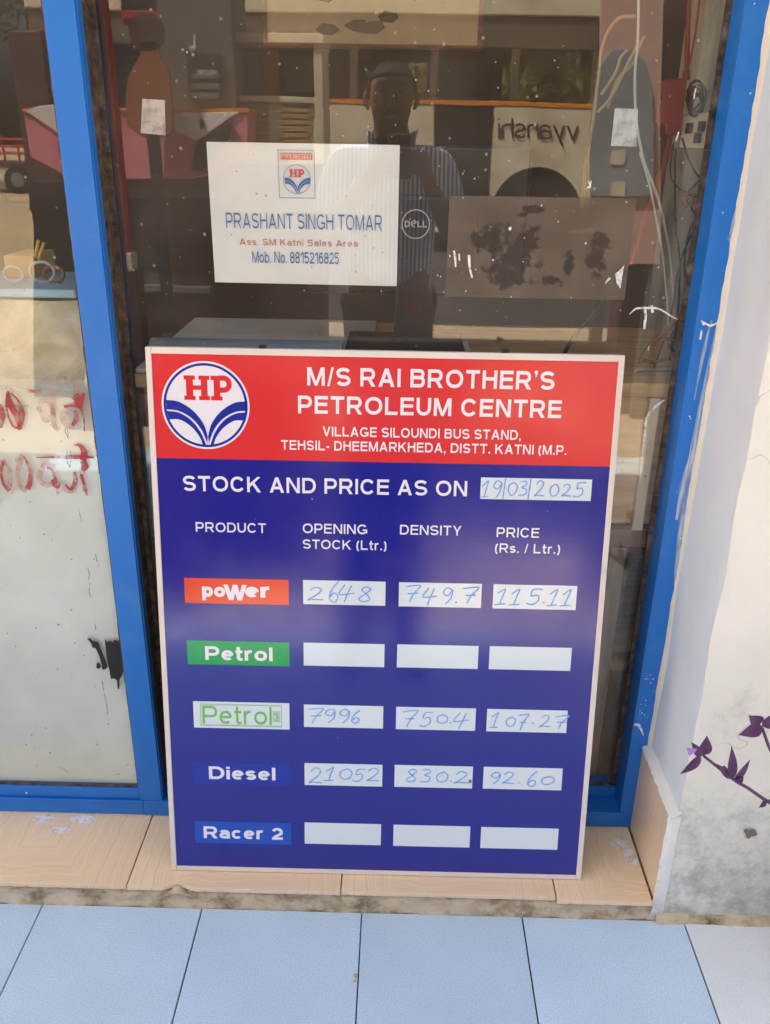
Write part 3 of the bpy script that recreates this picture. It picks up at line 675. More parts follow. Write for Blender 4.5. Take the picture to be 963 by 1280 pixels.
def stroke_px(mb, pts, wpx, Y, z=0, seg=5):
    """a brush stroke on the plane y=Y; widths in metres"""
    p = [at(x, y, Y-z) for x, y in pts]; s_ = cr(p, seg); ww = wpx if not isinstance(wpx, (list, tuple)) else None
    n_ = len(s_)
    wl_ = [ww]*n_ if ww else [wpx[min(len(wpx)-1, int(i*(len(wpx)-1)/(n_-1)))]*(1-(i*(len(wpx)-1)/(n_-1)) % 1)+wpx[min(len(wpx)-1, int(i*(len(wpx)-1)/(n_-1))+1)]*((i*(len(wpx)-1)/(n_-1)) % 1) for i in range(n_)]
    vs, fs = strip2([(q.x, q.z) for q in s_], wl_); mb.add([(v.x, Y-z, v.y) for v in vs], fs)
for a_ in [[(388, 100), (396, 130), (394, 160)], [(400, 175), (396, 205), (402, 235)], [(425, 45), (432, 80), (444, 110)], [(420, 355), (426, 370), (422, 382)], [(455, 610), (462, 660), (474, 710), (478, 760)], [(255, 990), (275, 995), (300, 1012)], [(510, 1026), (530, 1022), (545, 1030)]]:
    stroke_px(sc, [q8(*p) for p in a_], .0013, yb)
M['scratch'] = alpha_mat('dark_scratches', srgb(70, 74, 72), .8, 90, .4, .55)
sc.build('scratch', 'scratch', win)
# faded red hand-painted characters, seen from behind
q7 = lambda x, y: (x/3.658, 330+y/3.658)
red = MB(); fnt = MB(); z_ = 0
def S7(mb, pts, wd, k): stroke_px(mb, [q7(*p) for p in pts], wd, yb, k*1.2e-5)
RS = [([(36, 580), (46, 640), (80, 700), (88, 760)], [.002, .007, .007, .002]), ([(38, 590), (30, 630), (34, 680), (60, 740), (90, 750)], [.004, .003, .002, .003, .003]), ([(48, 590), (80, 620), (100, 680), (92, 755)], [.001, .002, .006, .004]),
      ([(0, 640), (12, 690), (2, 750)], [.003, .006, .003]), ([(128, 580), (160, 582), (188, 580)], .003), ([(340, 600), (356, 620), (352, 650)], [.010, .008, .003]), ([(385, 590), (372, 630), (368, 665)], [.003, .004, .003]),
      ([(292, 652), (330, 648), (370, 655)], .003), ([(372, 665), (384, 710), (386, 765)], [.003, .002, .0015]), ([(345, 670), (348, 710), (330, 740)], [.004, .005, .003]),
      ([(165, 884), (260, 884), (350, 882), (430, 884)], [.001, .003, .005, .002]), ([(335, 828), (365, 830), (385, 860), (380, 900)], [.001, .004, .007, .006]), ([(380, 900), (388, 925), (378, 945)], [.006, .008, .004]),
      ([(240, 985), (258, 1010), (262, 1030)], [.004, .009, .002]), ([(215, 930), (240, 945), (256, 990)], [.003, .003, .003]), ([(340, 950), (345, 990), (325, 1030), (300, 1010)], [.003, .005, .003, .002]), ([(372, 960), (385, 1010), (398, 1060)], [.003, .003, .003]),
      ([(110, 880), (138, 940), (136, 1000), (125, 1030)], [.002, .004, .005, .006]), ([(10, 900), (5, 960), (20, 1010), (45, 1035)], [.005, .003, .004, .005]), ([(262, 1040), (270, 1052)], .003), ([(296, 512), (300, 528)], .003)]
FS = [([(172, 640), (200, 622), (232, 640), (240, 690), (210, 715), (185, 680), (175, 650)], .005), ([(240, 590), (244, 680), (250, 740), (270, 760)], .005), ([(300, 670), (288, 700), (305, 735), (340, 742)], .007), ([(342, 550), (352, 590), (345, 640)], .004), ([(222, 585), (260, 586)], .004),
      ([(185, 940), (180, 985), (210, 1010), (245, 1005)], .006), ([(190, 935), (215, 915), (250, 925)], .005), ([(75, 905), (100, 880), (80, 960), (95, 1020), (120, 1040)], .005), ([(10, 895), (45, 950), (45, 1010), (25, 1040)], .005), ([(290, 990), (300, 1030), (330, 1035), (345, 1000)], .006), ([(374, 930), (380, 990), (390, 1040)], .006)]
TH = lambda w_: [q*1.7 for q in w_] if isinstance(w_, list) else w_*1.7
for k, (p_, wd) in enumerate(RS): S7(red, p_, TH(wd), k+2)
for k, (p_, wd) in enumerate(FS): S7(fnt, p_, TH(wd), -k)
fnt.build('faded_writing', 'red_faint', win); red.build('red_writing', 'red_scrawl', win)
dk = MB()
for k, a_ in enumerate([[(300, 740), (298, 765), (315, 800)], [(303, 745), (312, 775), (310, 795)], [(308, 855), (305, 895), (320, 930)], [(322, 850), (326, 890), (318, 930)], [(360, 1120), (366, 1150), (374, 1180)], [(20, 652), (70, 650), (130, 648)]]): stroke_px(dk, [q7(*p) for p in a_], .0011, yb, .0005+k*1e-5)
dk.build('scratch', 'scratch', win)
# leftover film rectangle on the right pane + white paint marks
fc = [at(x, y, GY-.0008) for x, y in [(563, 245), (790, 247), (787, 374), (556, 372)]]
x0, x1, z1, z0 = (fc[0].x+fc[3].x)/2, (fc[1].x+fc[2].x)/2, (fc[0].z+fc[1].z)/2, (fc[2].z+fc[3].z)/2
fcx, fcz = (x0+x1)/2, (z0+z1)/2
fo = MB().face([(x0, GY-.0008, z0), (x1, GY-.0008, z0), (x1, GY-.0008, z1), (x0, GY-.0008, z1)]).build('leftover_film', 'film_dark_paint', win)
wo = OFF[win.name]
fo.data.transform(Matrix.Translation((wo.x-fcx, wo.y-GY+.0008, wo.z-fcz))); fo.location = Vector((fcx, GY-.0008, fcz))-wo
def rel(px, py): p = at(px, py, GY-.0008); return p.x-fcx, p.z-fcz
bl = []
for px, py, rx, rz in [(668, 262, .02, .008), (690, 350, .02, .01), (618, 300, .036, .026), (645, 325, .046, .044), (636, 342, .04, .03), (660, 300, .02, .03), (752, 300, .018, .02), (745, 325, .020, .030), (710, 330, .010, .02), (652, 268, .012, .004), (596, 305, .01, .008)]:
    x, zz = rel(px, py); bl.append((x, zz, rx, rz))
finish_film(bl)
wm = MB(); q6 = lambda x, y: (480+x/2.534, 160+y/2.534)
yw_ = GY-.0016
for k, (p_, wd) in enumerate([([(222, 388), (226, 410), (228, 440)], [.003, .0035, .002]), ([(238, 398), (240, 420)], [.003, .002]), ([(209, 402), (210, 408)], .002), ([(270, 402), (272, 440), (280, 474)], [.0045, .0035, .003]),
      ([(778, 590), (800, 572), (830, 570)], [.001, .003, .004]), ([(830, 570), (870, 572), (910, 595), (930, 606)], [.004, .003, .0022, .001]), ([(828, 575), (830, 605), (825, 635)], [.0045, .0035, .003]), ([(848, 562), (852, 585)], .004),
      ([(702, 492), (716, 474)], [.001, .005]), ([(645, 190), (655, 178), (657, 165)], .0016), ([(840, 690), (838, 706)], .0014)]):
    stroke_px(wm, [q6(*p) for p in p_], wd, yw_, k*1e-5)
wm.face([at(*q6(*p), yw_) for p in [(762, 434), (756, 470), (750, 508), (738, 492), (733, 462), (748, 450)]])
for px, py, r_ in [(400, 318, .0025), (500, 245, .001), (288, 160, .001), (180, 470, .001), (640, 365, .0012), (770, 135, .001)]:
    c_ = at(*q6(px, py), yw_); wm.face([(c_.x+r_*math.cos(k), yw_, c_.z+r_*math.sin(k)*1.3) for k in [0, 1, 2, 3, 4, 5]])
q4 = lambda x, y: (680+x/3.403, y/3.403)
for k, (p_, wd) in enumerate([([(648, 375), (642, 400), (640, 420)], .002), ([(190, 770), (200, 795), (186, 796)], .0016), ([(575, 560), (562, 600)], .002)]): stroke_px(wm, [q4(*p) for p in p_], wd, yw_, .0003+k*1e-5)
q7b = lambda x, y: (720+x/3.2, 400+y/3.2)
for k, (p_, wd) in enumerate([([(296, 365), (282, 400), (275, 460), (265, 540)], [.003, .0045, .0035, .001]), ([(355, 320), (320, 345), (305, 365)], [.002, .005, .002]), ([(276, 0), (275, 36)], .0035)]): stroke_px(wm, [q7b(*p) for p in p_], wd, yw_, .0004+k*1e-5)
wm.build('white_paint_mark', 'white_smudge', win)
sp_ = MB(); rs = random.Random(12)
for k in range(110):
    x, z = rs.uniform(-.44, .45), rs.uniform(1.02, 1.5); r_ = rs.choice([.0005, .0006, .0007, .001])
    sp_.face([(x+r_*math.cos(t), GY-.0021, z+r_*math.sin(t)*rs.uniform(.8, 1.6)) for t in (0, 1.05, 2.1, 3.14, 4.2, 5.2)])
sp_.build('paint_speck', 'white_plastic', win, kind='stuff')
# dried white brush smears and drips on the blue frame
M['brush2'] = alpha_mat('thin_white_brush_marks', srgb(196, 208, 218), .8, 40, .3, .6, stretch=(4, 4, .3))
br = MB(); yf = .0362
for k, (p_, wd) in enumerate([([(896, 410), (884, 470), (870, 545), (858, 620), (848, 700), (843, 760)], [.002, .006, .010, .014, .010, .003]), ([(868, 560), (856, 600), (846, 650)], [.004, .012, .004]), ([(890, 400), (880, 440), (868, 500)], [.003, .006, .002]), ([(955, 60), (945, 140), (930, 230), (912, 300)], [.003, .005, .007, .006]), ([(838, 780), (830, 840)], [.002, .006])]):
    stroke_px(br, p_, wd, yf, k*2e-5)
br.build('brush_smear', 'brush2', win)
dr = MB()
for k in range(46):
    px = rs.uniform(800, 945); py = rs.uniform(0, 960); c_ = at(px, py, yf)
    if not .474 < c_.x < .502: continue
    r_ = rs.choice([.0006, .0009, .0013]); dr.face([(c_.x+r_*math.cos(t), yf-.0004, c_.z+r_*math.sin(t)*rs.uniform(.8, 2)) for t in (0, 1.05, 2.1, 3.14, 4.2, 5.2)])
q8b = lambda x, y: (720+x/2.667, 800+y/2.667)
for k, (p_, wd) in enumerate([([(196, 282), (212, 286), (226, 318)], [.005, .006, .002]), ([(231, 131), (236, 129)], .0022)]): stroke_px(dr, [q8b(*p) for p in p_], wd, yf, .0006+k*1e-5)
for k, (p_, wd) in enumerate([([(498, 78), (505, 40)], .003), ([(515, 10), (540, 22), (572, 8)], [.002, .004, .002]), ([(505, 0), (515, 20)], .004)]): stroke_px(dr, [q7b(*p) for p in p_], wd, yf, .0007+k*1e-5)
for k in range(46):
    px, py = rs.choice([(812, 848), (801, 888), (838, 600)]); c_ = at(px+rs.gauss(0, 4), py+rs.gauss(0, 7), yf)
    if not .474 < c_.x < .502: continue
    r_ = rs.choice([.0005, .0007, .0011]); dr.face([(c_.x+r_*math.cos(t), yf-.0009-k*1e-5, c_.z+r_*math.sin(t)*rs.uniform(.8, 2)) for t in (0, 1.05, 2.1, 3.14, 4.2, 5.2)])
dr.build('paint_drip', 'white_smudge', win)
# ragged plaster bead lapping over the frame edge
cb_ = MB(); nz_ = 260
for i in range(nz_+1):
    z = .245+1.85*i/nz_
    e = .5015+.0035*noise.noise(Vector((z*7, 3, 0)))+.0022*noise.noise(Vector((z*38, 3, 0)))
    for j, (x, y) in enumerate([(e, .037), (e+.0015, .0335), (e+.005, .030), (.511, .027)]):
        q = .001*noise.noise(Vector((z*60, j, 0))); cb_.v.append(Vector((x, y+q, z)))
for i in range(nz_):
    for j in range(3): cb_.f.append((i*4+j, (i+1)*4+j, (i+1)*4+j+1, i*4+j+1))
cb_.build('plaster_bead', 'caulk', wl, smooth=True)

# ================================================================== PRICE BOARD
BW, BH = .7775, .981
bo = Vector((-.4115, -.108, .0468))
bex = Vector((.999997, .00257, 0)); bup = Vector((-.00039, .15183, .98841)); bnn = bex.cross(bup)       # bnn points to the back
bd = thing('price_board', bo, 'red and navy fuel station stock and price board leaning on the window', 'sign')
bd.matrix_world = Matrix.Translation(bo) @ Matrix((bex, bup, bnn)).transposed().to_4x4()
F2 = lambda x, y, z=0: Vector((x, y, z))
def bb(name, x0, x1, y0, y1, z0, z1, m_, bevel=0, parent=bd): return MB().box(x0, x1, y0, y1, z0, z1).build(name, m_, parent, bevel=bevel, local=True)
fw = .0095
bb('backing_panel', .002, BW-.002, .002, BH-.002, -.014, -.003, 'sign_back')
bb('frame_strip', 0, fw, 0, BH, -.022, 0, 'sign_frame', .0008)
bb('frame_strip', BW-fw, BW, 0, .165, -.022, 0, 'sign_frame', .0008)
bb('frame_strip', BW-fw-.0002, BW-.0002, .1655, BH, -.022, .0001, 'sign_frame', .0008)
bb('frame_strip', fw+.0002, BW-fw-.0002, BH-.0105, BH, -.022, -.0002, 'sign_frame', .0008)
bb('frame_strip', fw+.0002, BW-fw-.0002, 0, .0088, -.022, -.0002, 'sign_frame', .0008)
# two standoff battens on the back that touch the glass
for u in (.19, .585): bb('back_batten', u-.012, u+.012, .86, .975, -.0605, -.014, 'grey_metal', .001); bb('hanging_screw', u-.006, u+.006, BH+.0005, BH+.006, -.016, -.006, 'black_plastic', .001)
def sheet(name, x0, x1, y0, y1, z, m_, parent=bd):
    return MB().add([(x0, y0, z), (x1, y0, z), (x1, y1, z), (x0, y1, z)], [(0, 1, 2, 3)]).build(name, m_, parent, local=True)
sheet('red_header', fw, BW-fw, .7975, BH-.0105, -.0022, 'p_red')
sheet('navy_panel', fw, BW-fw, .0088, .7975, -.0022, 'p_blue')
T0 = -.0018
def line(s, x0, x1, y, H, w_, m_='p_white', name='lettering', parent=bd, z=T0, **k):
    return letters(MB(), s, x0, x1, y, H, w_, F2, z=z, **k).build(name, m_, parent, local=True)
line("M/S RAI BROTHER'S", .2632, .6668, .9232, .0298, .19, sp=.42)
line("PETROLEUM CENTRE", .2478, .6810, .8772, .0292, .19, sp=.42)
line("VILLAGE SILOUNDI BUS STAND,", .2885, .6169, .8398, .0162, .178, sp=.42)
line("TEHSIL- DHEEMARKHEDA, DISTT. KATNI (M.P.", .2192, .6940, .8158, .0162, .178, sp=.42)
line("STOCK AND PRICE AS ON", .0524, .5316, .7418, .0265, .178, sp=.42)
line("PRODUCT", .0710, .1912, .6704, .0172, .16)
line("OPENING", .2541, .3642, .6718, .0172, .16); line("STOCK (Ltr.)", .2541, .3973, .6440, .0166, .16)
line("DENSITY", .4202, .5248, .6728, .0172, .16); line("PRICE", .5850, .6574, .6717, .0172, .16); line("(Rs. / Ltr.)", .5838, .6944, .6440, .0166, .16)
# fuel name labels
Lb = [('power_label', .0471, .2290, .5405, .5868, 'p_power'), ('petrol_label', .0471, .2290, .4245, .4700, 'p_green'), ('petrol_label', .0536, .2276, .3000, .3525, 'p_cell'), ('diesel_label', .0480, .2284, .1855, .2305, 'p_dies'), ('racer_label', .0470, .2285, .0600, .1065, 'p_race')]
lo = [sheet(n_, a_, b_, c_, d_, T0, m_) for n_, a_, b_, c_, d_, m_ in Lb]
TL_ = T0+.0004
line('po', .0775, .1180, .5528, .0255, .25, parent=lo[0], z=TL_, ls=.08); line('W', .1150, .1560, .5475, .0285, .24, parent=lo[0], z=TL_+.0001); line('er', .1530, .1952, .5535, .0265, .25, parent=lo[0], z=TL_+.0002, ls=.08)
line('Petrol', .0790, .1990, .4338, .0262, .205, parent=lo[1], z=TL_, ls=.12); line('Diesel', .0776, .2004, .1958, .0262, .205, parent=lo[3], z=TL_, ls=.12)
line('Racer 2', .0634, .2126, .0705, .0254, .205, parent=lo[4], z=TL_, ls=.12)
line('Petrol', .0700, .1955, .3088, .0355, .135, 'p_lgreen', parent=lo[2], z=TL_, ls=.13)
gb = MB()
for i, (x0, x1, y0, y1) in enumerate([(.0662, .2134, .3472, .3480), (.0662, .2134, .3048, .3056), (.0662, .0670, .3056, .3472), (.2126, .2134, .3056, .3472), (.0684, .2112, .3459, .3463), (.0684, .2112, .3065, .3069),
     (.1985, .2095, .3150, .3158), (.1985, .2095, .3350, .3358), (.1985, .1992, .3158, .3350), (.2088, .2095, .3158, .3350), (.2005, .2076, .3175, .3195), (.2005, .2030, .3210, .3230), (.2045, .2076, .3210, .3250), (.2005, .2076, .3262, .3278), (.2005, .2022, .3290, .3335), (.2035, .2076, .3295, .3312), (.2035, .2076, .3322, .3335)]):
    gb.add([(x0, y0, TL_+.0003), (x1, y0, TL_+.0003), (x1, y1, TL_+.0003), (x0, y1, TL_+.0003)], [(0, 1, 2, 3)])
gb.build('label_border', 'p_lgreen', lo[2], local=True)
# white fields for the figures
cols = [(.2540, .3973), (.4202, .5637), (.5837, .7283)]; rows = [(.5428, .5872), (.4268, .4708), (.3060, .3505), (.1880, .2332), (.0632, .1085)]
hand = {(0, 0): '2648', (0, 1): '749.7', (0, 2): '115.11', (2, 0): '7996', (2, 1): '750.4', (2, 2): '107.27', (3, 0): '21052', (3, 1): '830.2', (3, 2): '92.60'}
hx = {(0, 0): [(.262, .030, 0, .82), (.297, .024, -.05, 1.25), (.315, .03, .05, .95), (.350, .027, 0, .9)],
      (0, 1): [(.430, .028, .1, .95), (.461, .028, -.02, .95), (.494, .024, 0, .95), (.516, .012, 0, .6), (.529, .030, .1, .9)],
      (0, 2): [(.590, .026, 0, .95), (.614, .026, 0, .95), (.643, .028, .05, .95), (.668, .012, .1, .6), (.680, .024, 0, .95), (.702, .026, 0, .95)],
      (2, 0): [(.259, .030, .1, .9), (.289, .026, .1, .9), (.315, .026, .1, .9), (.338, .022, .1, .85)],
      (2, 1): [(.430, .030, 0, 1.), (.463, .026, 0, .95), (.492, .024, .2, .6), (.514, .012, .2, .5), (.524, .030, .0, .95)],
      (2, 2): [(.591, .022, .0, 1.0), (.618, .020, .1, .65), (.638, .022, -.05, .95), (.662, .014, .3, .6), (.679, .022, .1, .8), (.704, .028, .05, .85)],
      (3, 0): [(.262, .028, -.15, 1.1), (.292, .026, .1, .9), (.318, .026, .2, .75), (.342, .026, .1, .85), (.368, .028, .1, .9)],
      (3, 1): [(.440, .026, .15, .85), (.467, .024, .15, .85), (.496, .024, .15, .75), (.519, .012, .2, .4), (.529, .030, .1, .8)],
      (3, 2): [(.595, .024, .15, .8), (.617, .026, .15, .8), (.645, .012, .2, .4), (.662, .024, .0, 1.05), (.688, .028, .15, .6)]}
for ri, (y0, y1) in enumerate(rows):
    for ci, (x0, x1) in enumerate(cols):
        j = .0006*math.sin(ri*3+ci*7)
        o = sheet('figure_field', x0+j, x1+j, y0-j, y1-j, T0, 'p_cell')
        if (ri, ci) in hand:
            ch = [(c_, x, y0+.0065+dy*.03, w_, .031*h_) for c_, (x, w_, dy, h_) in zip(hand[(ri, ci)], hx[(ri, ci)])]
            handwrite(MB(), ch, F2, TL_).build('handwritten_figure', 'pen', o, local=True)
o = sheet('date_field', .5541, .7402, .7380, .7751, T0, 'p_cell')
ch = [(c_, x, .7405+dy, w_, h_) for c_, x, dy, w_, h_ in [('1', .556, .001, .018, .027), ('9', .573, .0, .020, .030), ('|', .586, .002, .016, .028), ('0', .599, .004, .018, .024), ('3', .617, .004, .019, .026), ('|', .629, .002, .016, .028), ('2', .645, .003, .018, .028), ('0', .669, .004, .018, .022), ('2', .690, .004, .018, .022), ('5', .711, .004, .020, .026)]]
handwrite(MB(), ch, F2, TL_).build('handwritten_date', 'pen', o, local=True)
MB().add([(.5593+.003*math.cos(t), .2035+.004*math.sin(t), TL_+.001) for t in range(6)], [tuple(range(6))]).build('ink_spot', 'taupe', bd, local=True)
# specks and faint scuffs on the laminate
rk = random.Random(9)
for k in range(14):
    x, y, r_ = rk.uniform(.03, .75), rk.uniform(.03, .78), rk.choice([.0006, .0009, .0012]); MB().add([(x+r_*math.cos(t), y+r_*math.sin(t)*.7, TL_+.0006) for t in range(6)], [tuple(range(6))]).build('dirt_speck', 'taupe' if k % 3 else 'p_white', bd, local=True)
# round oil company emblem
lgx, lgy, lr = .0951, .8870, .0727
def disc(r_, z, m_, name, parent, n=72, cx=lgx, cy=lgy): return MB().add([(cx+r_*math.cos(2*math.pi*k/n), cy+r_*math.sin(2*math.pi*k/n), z) for k in range(n)], [tuple(range(n))]).build(name, m_, parent, local=True)
emb = disc(lr, T0, 'p_white', 'emblem', bd)
def emblem(parent, cx, cy, r, z, fr, mblue, mred, loc, hpbox, ring=(.955, .90)):
    def ringf(a_, b_, n=72):
        mb = MB()
        for k in range(n):
            t = 2*math.pi*k/n; mb.v += [fr(cx+a_*r*math.cos(t), cy+a_*r*math.sin(t), z), fr(cx+b_*r*math.cos(t), cy+b_*r*math.sin(t), z)]
        for k in range(n): mb.f.append((2*k, 2*k+1, (2*k+3) % (2*n), (2*k+2) % (2*n)))
        return mb
    mb = ringf(*ring)
    up1 = [(-.90, .115), (-.60, .075), (-.28, -.13), (-.06, -.42), (.025, -.70)]
    lo1 = [(-.90, -.10), (-.62, -.13), (-.33, -.29), (-.12, -.54), (.0, -.83), (.0, -.93)]
    up2 = [(-.90, -.135), (-.62, -.17), (-.35, -.33), (-.15, -.585), (-.035, -.86), (-.03, -.93)]
    lo2 = [(-.86, -.33), (-.60, -.33), (-.34, -.49), (-.16, -.72), (-.085, -.93)]
    for sgn in (1, -1):
        for k, (U_, L_) in enumerate(((up1, lo1), (up2, lo2))):
            u_ = cr([(a_, b_, 0) for a_, b_ in U_], 6); l_ = cr([(a_, b_, 0) for a_, b_ in L_], 6); n_ = 24
            pick = lambda s_, t: s_[min(len(s_)-1, int(round(t*(len(s_)-1))))]
            vs = []
            for i in range(n_+1):
                for s_ in (u_, l_):
                    q = pick(s_, i/n_); x, y = q.x-.03, q.y; rr = math.hypot(x, y)
                    if rr > .93: x, y = x*.93/rr, y*.93/rr
                    vs.append(fr(cx+(sgn*x+.03)*r, cy+y*r, z+(k*2+(sgn > 0))*3e-5))
            mb.add(vs, [(2*i, 2*i+1, 2*i+3, 2*i+2) for i in range(n_)])
    mb.build('emblem_leaf', mblue, parent, local=loc)
    # slab serif letters from bars
    x0, x1, y0, y1 = hpbox; W = x1-x0; H = y1-y0; hp = MB()
    def rc(a_, b_, c_, d_, k=0): hp.add([fr(x0+a_*W, y0+c_*H, z+k*3e-5), fr(x0+b_*W, y0+c_*H, z+k*3e-5), fr(x0+b_*W, y0+d_*H, z+k*3e-5), fr(x0+a_*W, y0+d_*H, z+k*3e-5)], [(0, 1, 2, 3)])
    for a_, b_ in ((0, .235), (.31, .535)):
        rc(a_, b_, 0, .17); rc(a_, b_, .83, 1); rc(a_+.045, b_-.045, .17, .83, 1)
    rc(.18, .36, .42, .60, 2)
    rc(.56, .80, 0, .17); rc(.62, .755, .17, .83, 1); rc(.56, .76, .83, 1)
    vs, fs = strip2([(.74, .90)]+arc(.80, .665, .15, .235, 90, -90, 12)+[(.74, .43)], .0)
    path = [(x0+a_*W, y0+b_*H) for a_, b_ in [(.74, .915)]+arc(.82, .67, .125, .245, 90, -90, 12)+[(.74, .425)]]
    vs, fs = strip2(path, .135*W*.8); hp.add([fr(v.x, v.y, z+1e-4) for v in vs], fs)
    hp.build('emblem_letters', mred, parent, local=loc)
emblem(emb, lgx, lgy, lr, T0+.0004, F2, 'p_logo', M['p_red'], True, (.0605, .1395, .8960, .9360))

# ================================================================== NAME PAPER on the inside of the glass
py_ = GY+.0062
pr = thing('name_paper', (-.155, py_+.0006, 1.11), 'white printed sheet with blue and red lettering taped inside the glass', 'notice')
pb = MB(); nu, nv = 16, 12
cs = [(-.3042, 1.3237), (-.0050, 1.3234), (-.0057, 1.1104), (-.3041, 1.1116)]
for i in range(nu+1):
    for j in range(nv+1):
        u, v = i/nu, j/nv
        x = (cs[3][0]*(1-u)+cs[2][0]*u)*(1-v)+(cs[0][0]*(1-u)+cs[1][0]*u)*v; z = (cs[3][1]*(1-u)+cs[2][1]*u)*(1-v)+(cs[0][1]*(1-u)+cs[1][1]*u)*v
        pb.v.append(Vector((x, py_+.0012+.0004*noise.noise(Vector((x*12, z*12, 0))), z)))
for i in range(nu):
    for j in range(nv): pb.f.append((i*(nv+1)+j, (i+1)*(nv+1)+j, (i+1)*(nv+1)+j+1, i*(nv+1)+j+1))
pb.build('sheet', 'paper', pr, smooth=True)
FP = lambda x, z, d=0: Vector((x, py_-.0-d, z))
def pl(s, x0, x1, z, H, w_, m_, **k): return letters(MB(), s, x0, x1, z, H, w_, FP, z=.0003, **k).build('lettering', m_, pr)
pl('PRASHANT SINGH TOMAR', -.2801, -.0311, 1.1971, .0232, .115, 'ink_blue', ls=.2, sp=.42)
pl('Ass. SM Katni Sales Area', -.2600, -.0697, 1.1715, .0098, .13, 'ink_rose', ls=.24, sp=.45)
pl('Mob. No. 8815216825', -.2406, -.1001, 1.1440, .0178, .13, 'ink_blue', ls=.17, sp=.4)
eb = MB()
for k, (a_, b_, c_, d_) in enumerate([(-.1937, -.1374, 1.3134, 1.3141), (-.1934, -.1370, 1.2437, 1.2444), (-.1937, -.1930, 1.2444, 1.3134), (-.1377, -.1370, 1.2444, 1.3134)]): eb.add([FP(a_, c_, .0003), FP(b_, c_, .0003), FP(b_, d_, .0003), FP(a_, d_, .0003)], [(0, 1, 2, 3)])
eb.build('emblem_box', 'ink_blue', pr)
rb = MB().add([FP(-.1900, 1.2999, .0003), FP(-.1404, 1.2999, .0003), FP(-.1404, 1.3096, .0003), FP(-.1900, 1.3096, .0003)], [(0, 1, 2, 3)]).build('red_strip', 'ink_red', pr)
# tiny white Hindi-style company line: verticals hanging from a head line
tw = MB(); tw.add([FP(-.1885, 1.3074, .0005), FP(-.1418, 1.3074, .0005), FP(-.1418, 1.3081, .0005), FP(-.1885, 1.3081, .0005)], [(0, 1, 2, 3)])
for k in range(11):
    x = -.1872+.0044*k; st_ = [(x, 1.3074), (x, 1.3016)]; vs, fs = strip2(st_, .0006); tw.add([FP(v.x, v.y, .0005) for v in vs], fs)
    if k % 3 != 1:
        vs, fs = strip2(arc(x-.0012, 1.3046, .0011, .0014, 20, 300, 8), .0005); tw.add([FP(v.x, v.y, .0006) for v in vs], fs)
tw.build('hindi_line', 'paper', rb)
emblem(pr, -.1652, 1.2716, .0215, .0003, FP, 'ink_blue', M['ink_red'], False, (-.1768, -.1535, 1.2746, 1.2862), (1.0, .965))
# ================================================================== INTERIOR OF THE SHOP
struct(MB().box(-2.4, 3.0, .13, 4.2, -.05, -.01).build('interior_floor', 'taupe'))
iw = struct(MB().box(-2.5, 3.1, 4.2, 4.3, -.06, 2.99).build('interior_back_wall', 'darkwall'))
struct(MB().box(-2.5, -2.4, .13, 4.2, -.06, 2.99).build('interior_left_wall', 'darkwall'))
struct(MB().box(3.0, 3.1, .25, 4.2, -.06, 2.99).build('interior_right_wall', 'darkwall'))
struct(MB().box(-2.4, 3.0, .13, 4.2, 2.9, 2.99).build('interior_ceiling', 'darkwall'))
struct(MB().box(.655, .80, .26, .98, 0, 2.9).build('interior_side_wall', 'creamwall'))
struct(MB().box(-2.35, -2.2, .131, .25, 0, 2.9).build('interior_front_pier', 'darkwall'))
# counter behind the board
ct = thing('wooden_counter', (.2, .4, -.01), 'honey coloured plywood counter with glazed front standing behind the price board', 'counter')
def cb(name, *a_, m_='ply', b=.002): return MB().box(*a_).build(name, m_, ct, bevel=b)
cb('countertop', -.46, .62, .125, .62, .925, .95)
cb('front_panel', .20, .60, .135, .15, .68, .924)
cb('back_panel', -.46, .62, .58, .60, .0, .924)
o1 = at(760, 670, .13)
cb('rail', -.46, .62, .128, .165, .635, .672, m_='brownwood')
cb('rail', -.46, .62, .128, .165, .36, .385, m_='brownwood')
cb('rail', -.46, .62, .128, .165, .02, .10, m_='brownwood')
cb('post', .405, .435, .126, .17, .10, .635, m_='greywood'); cb('post', -.44, -.41, .126, .17, .10, .924, m_='greywood')
cb('post', .438, .458, .122, .16, .672, .924, m_='cream_paint')
cb('glass_front', -.41, .405, .15, .154, .10, .635, m_='cabglass', b=0)
cb('shelf', -.44, .60, .17, .575, .36, .38); cb('side_panel', .601, .62, .17, .575, .0, .924, m_='greywood'); cb('side_panel', -.46, -.441, .17, .575, .0, .924)
tag(origin(MB().box(.02, .3, .3, .5, .38, .56).build('carton', 'tan_card', bevel=.003), (.16, .4, .38)), 'tan carton on the counter shelf behind the price board', 'box')
tag(origin(MB().box(.37, .399, .2, .34, .381, .53).build('folder', 'cream_paint', bevel=.003), (.385, .27, .381)), 'pale folder standing inside the glazed counter at right', 'folder')
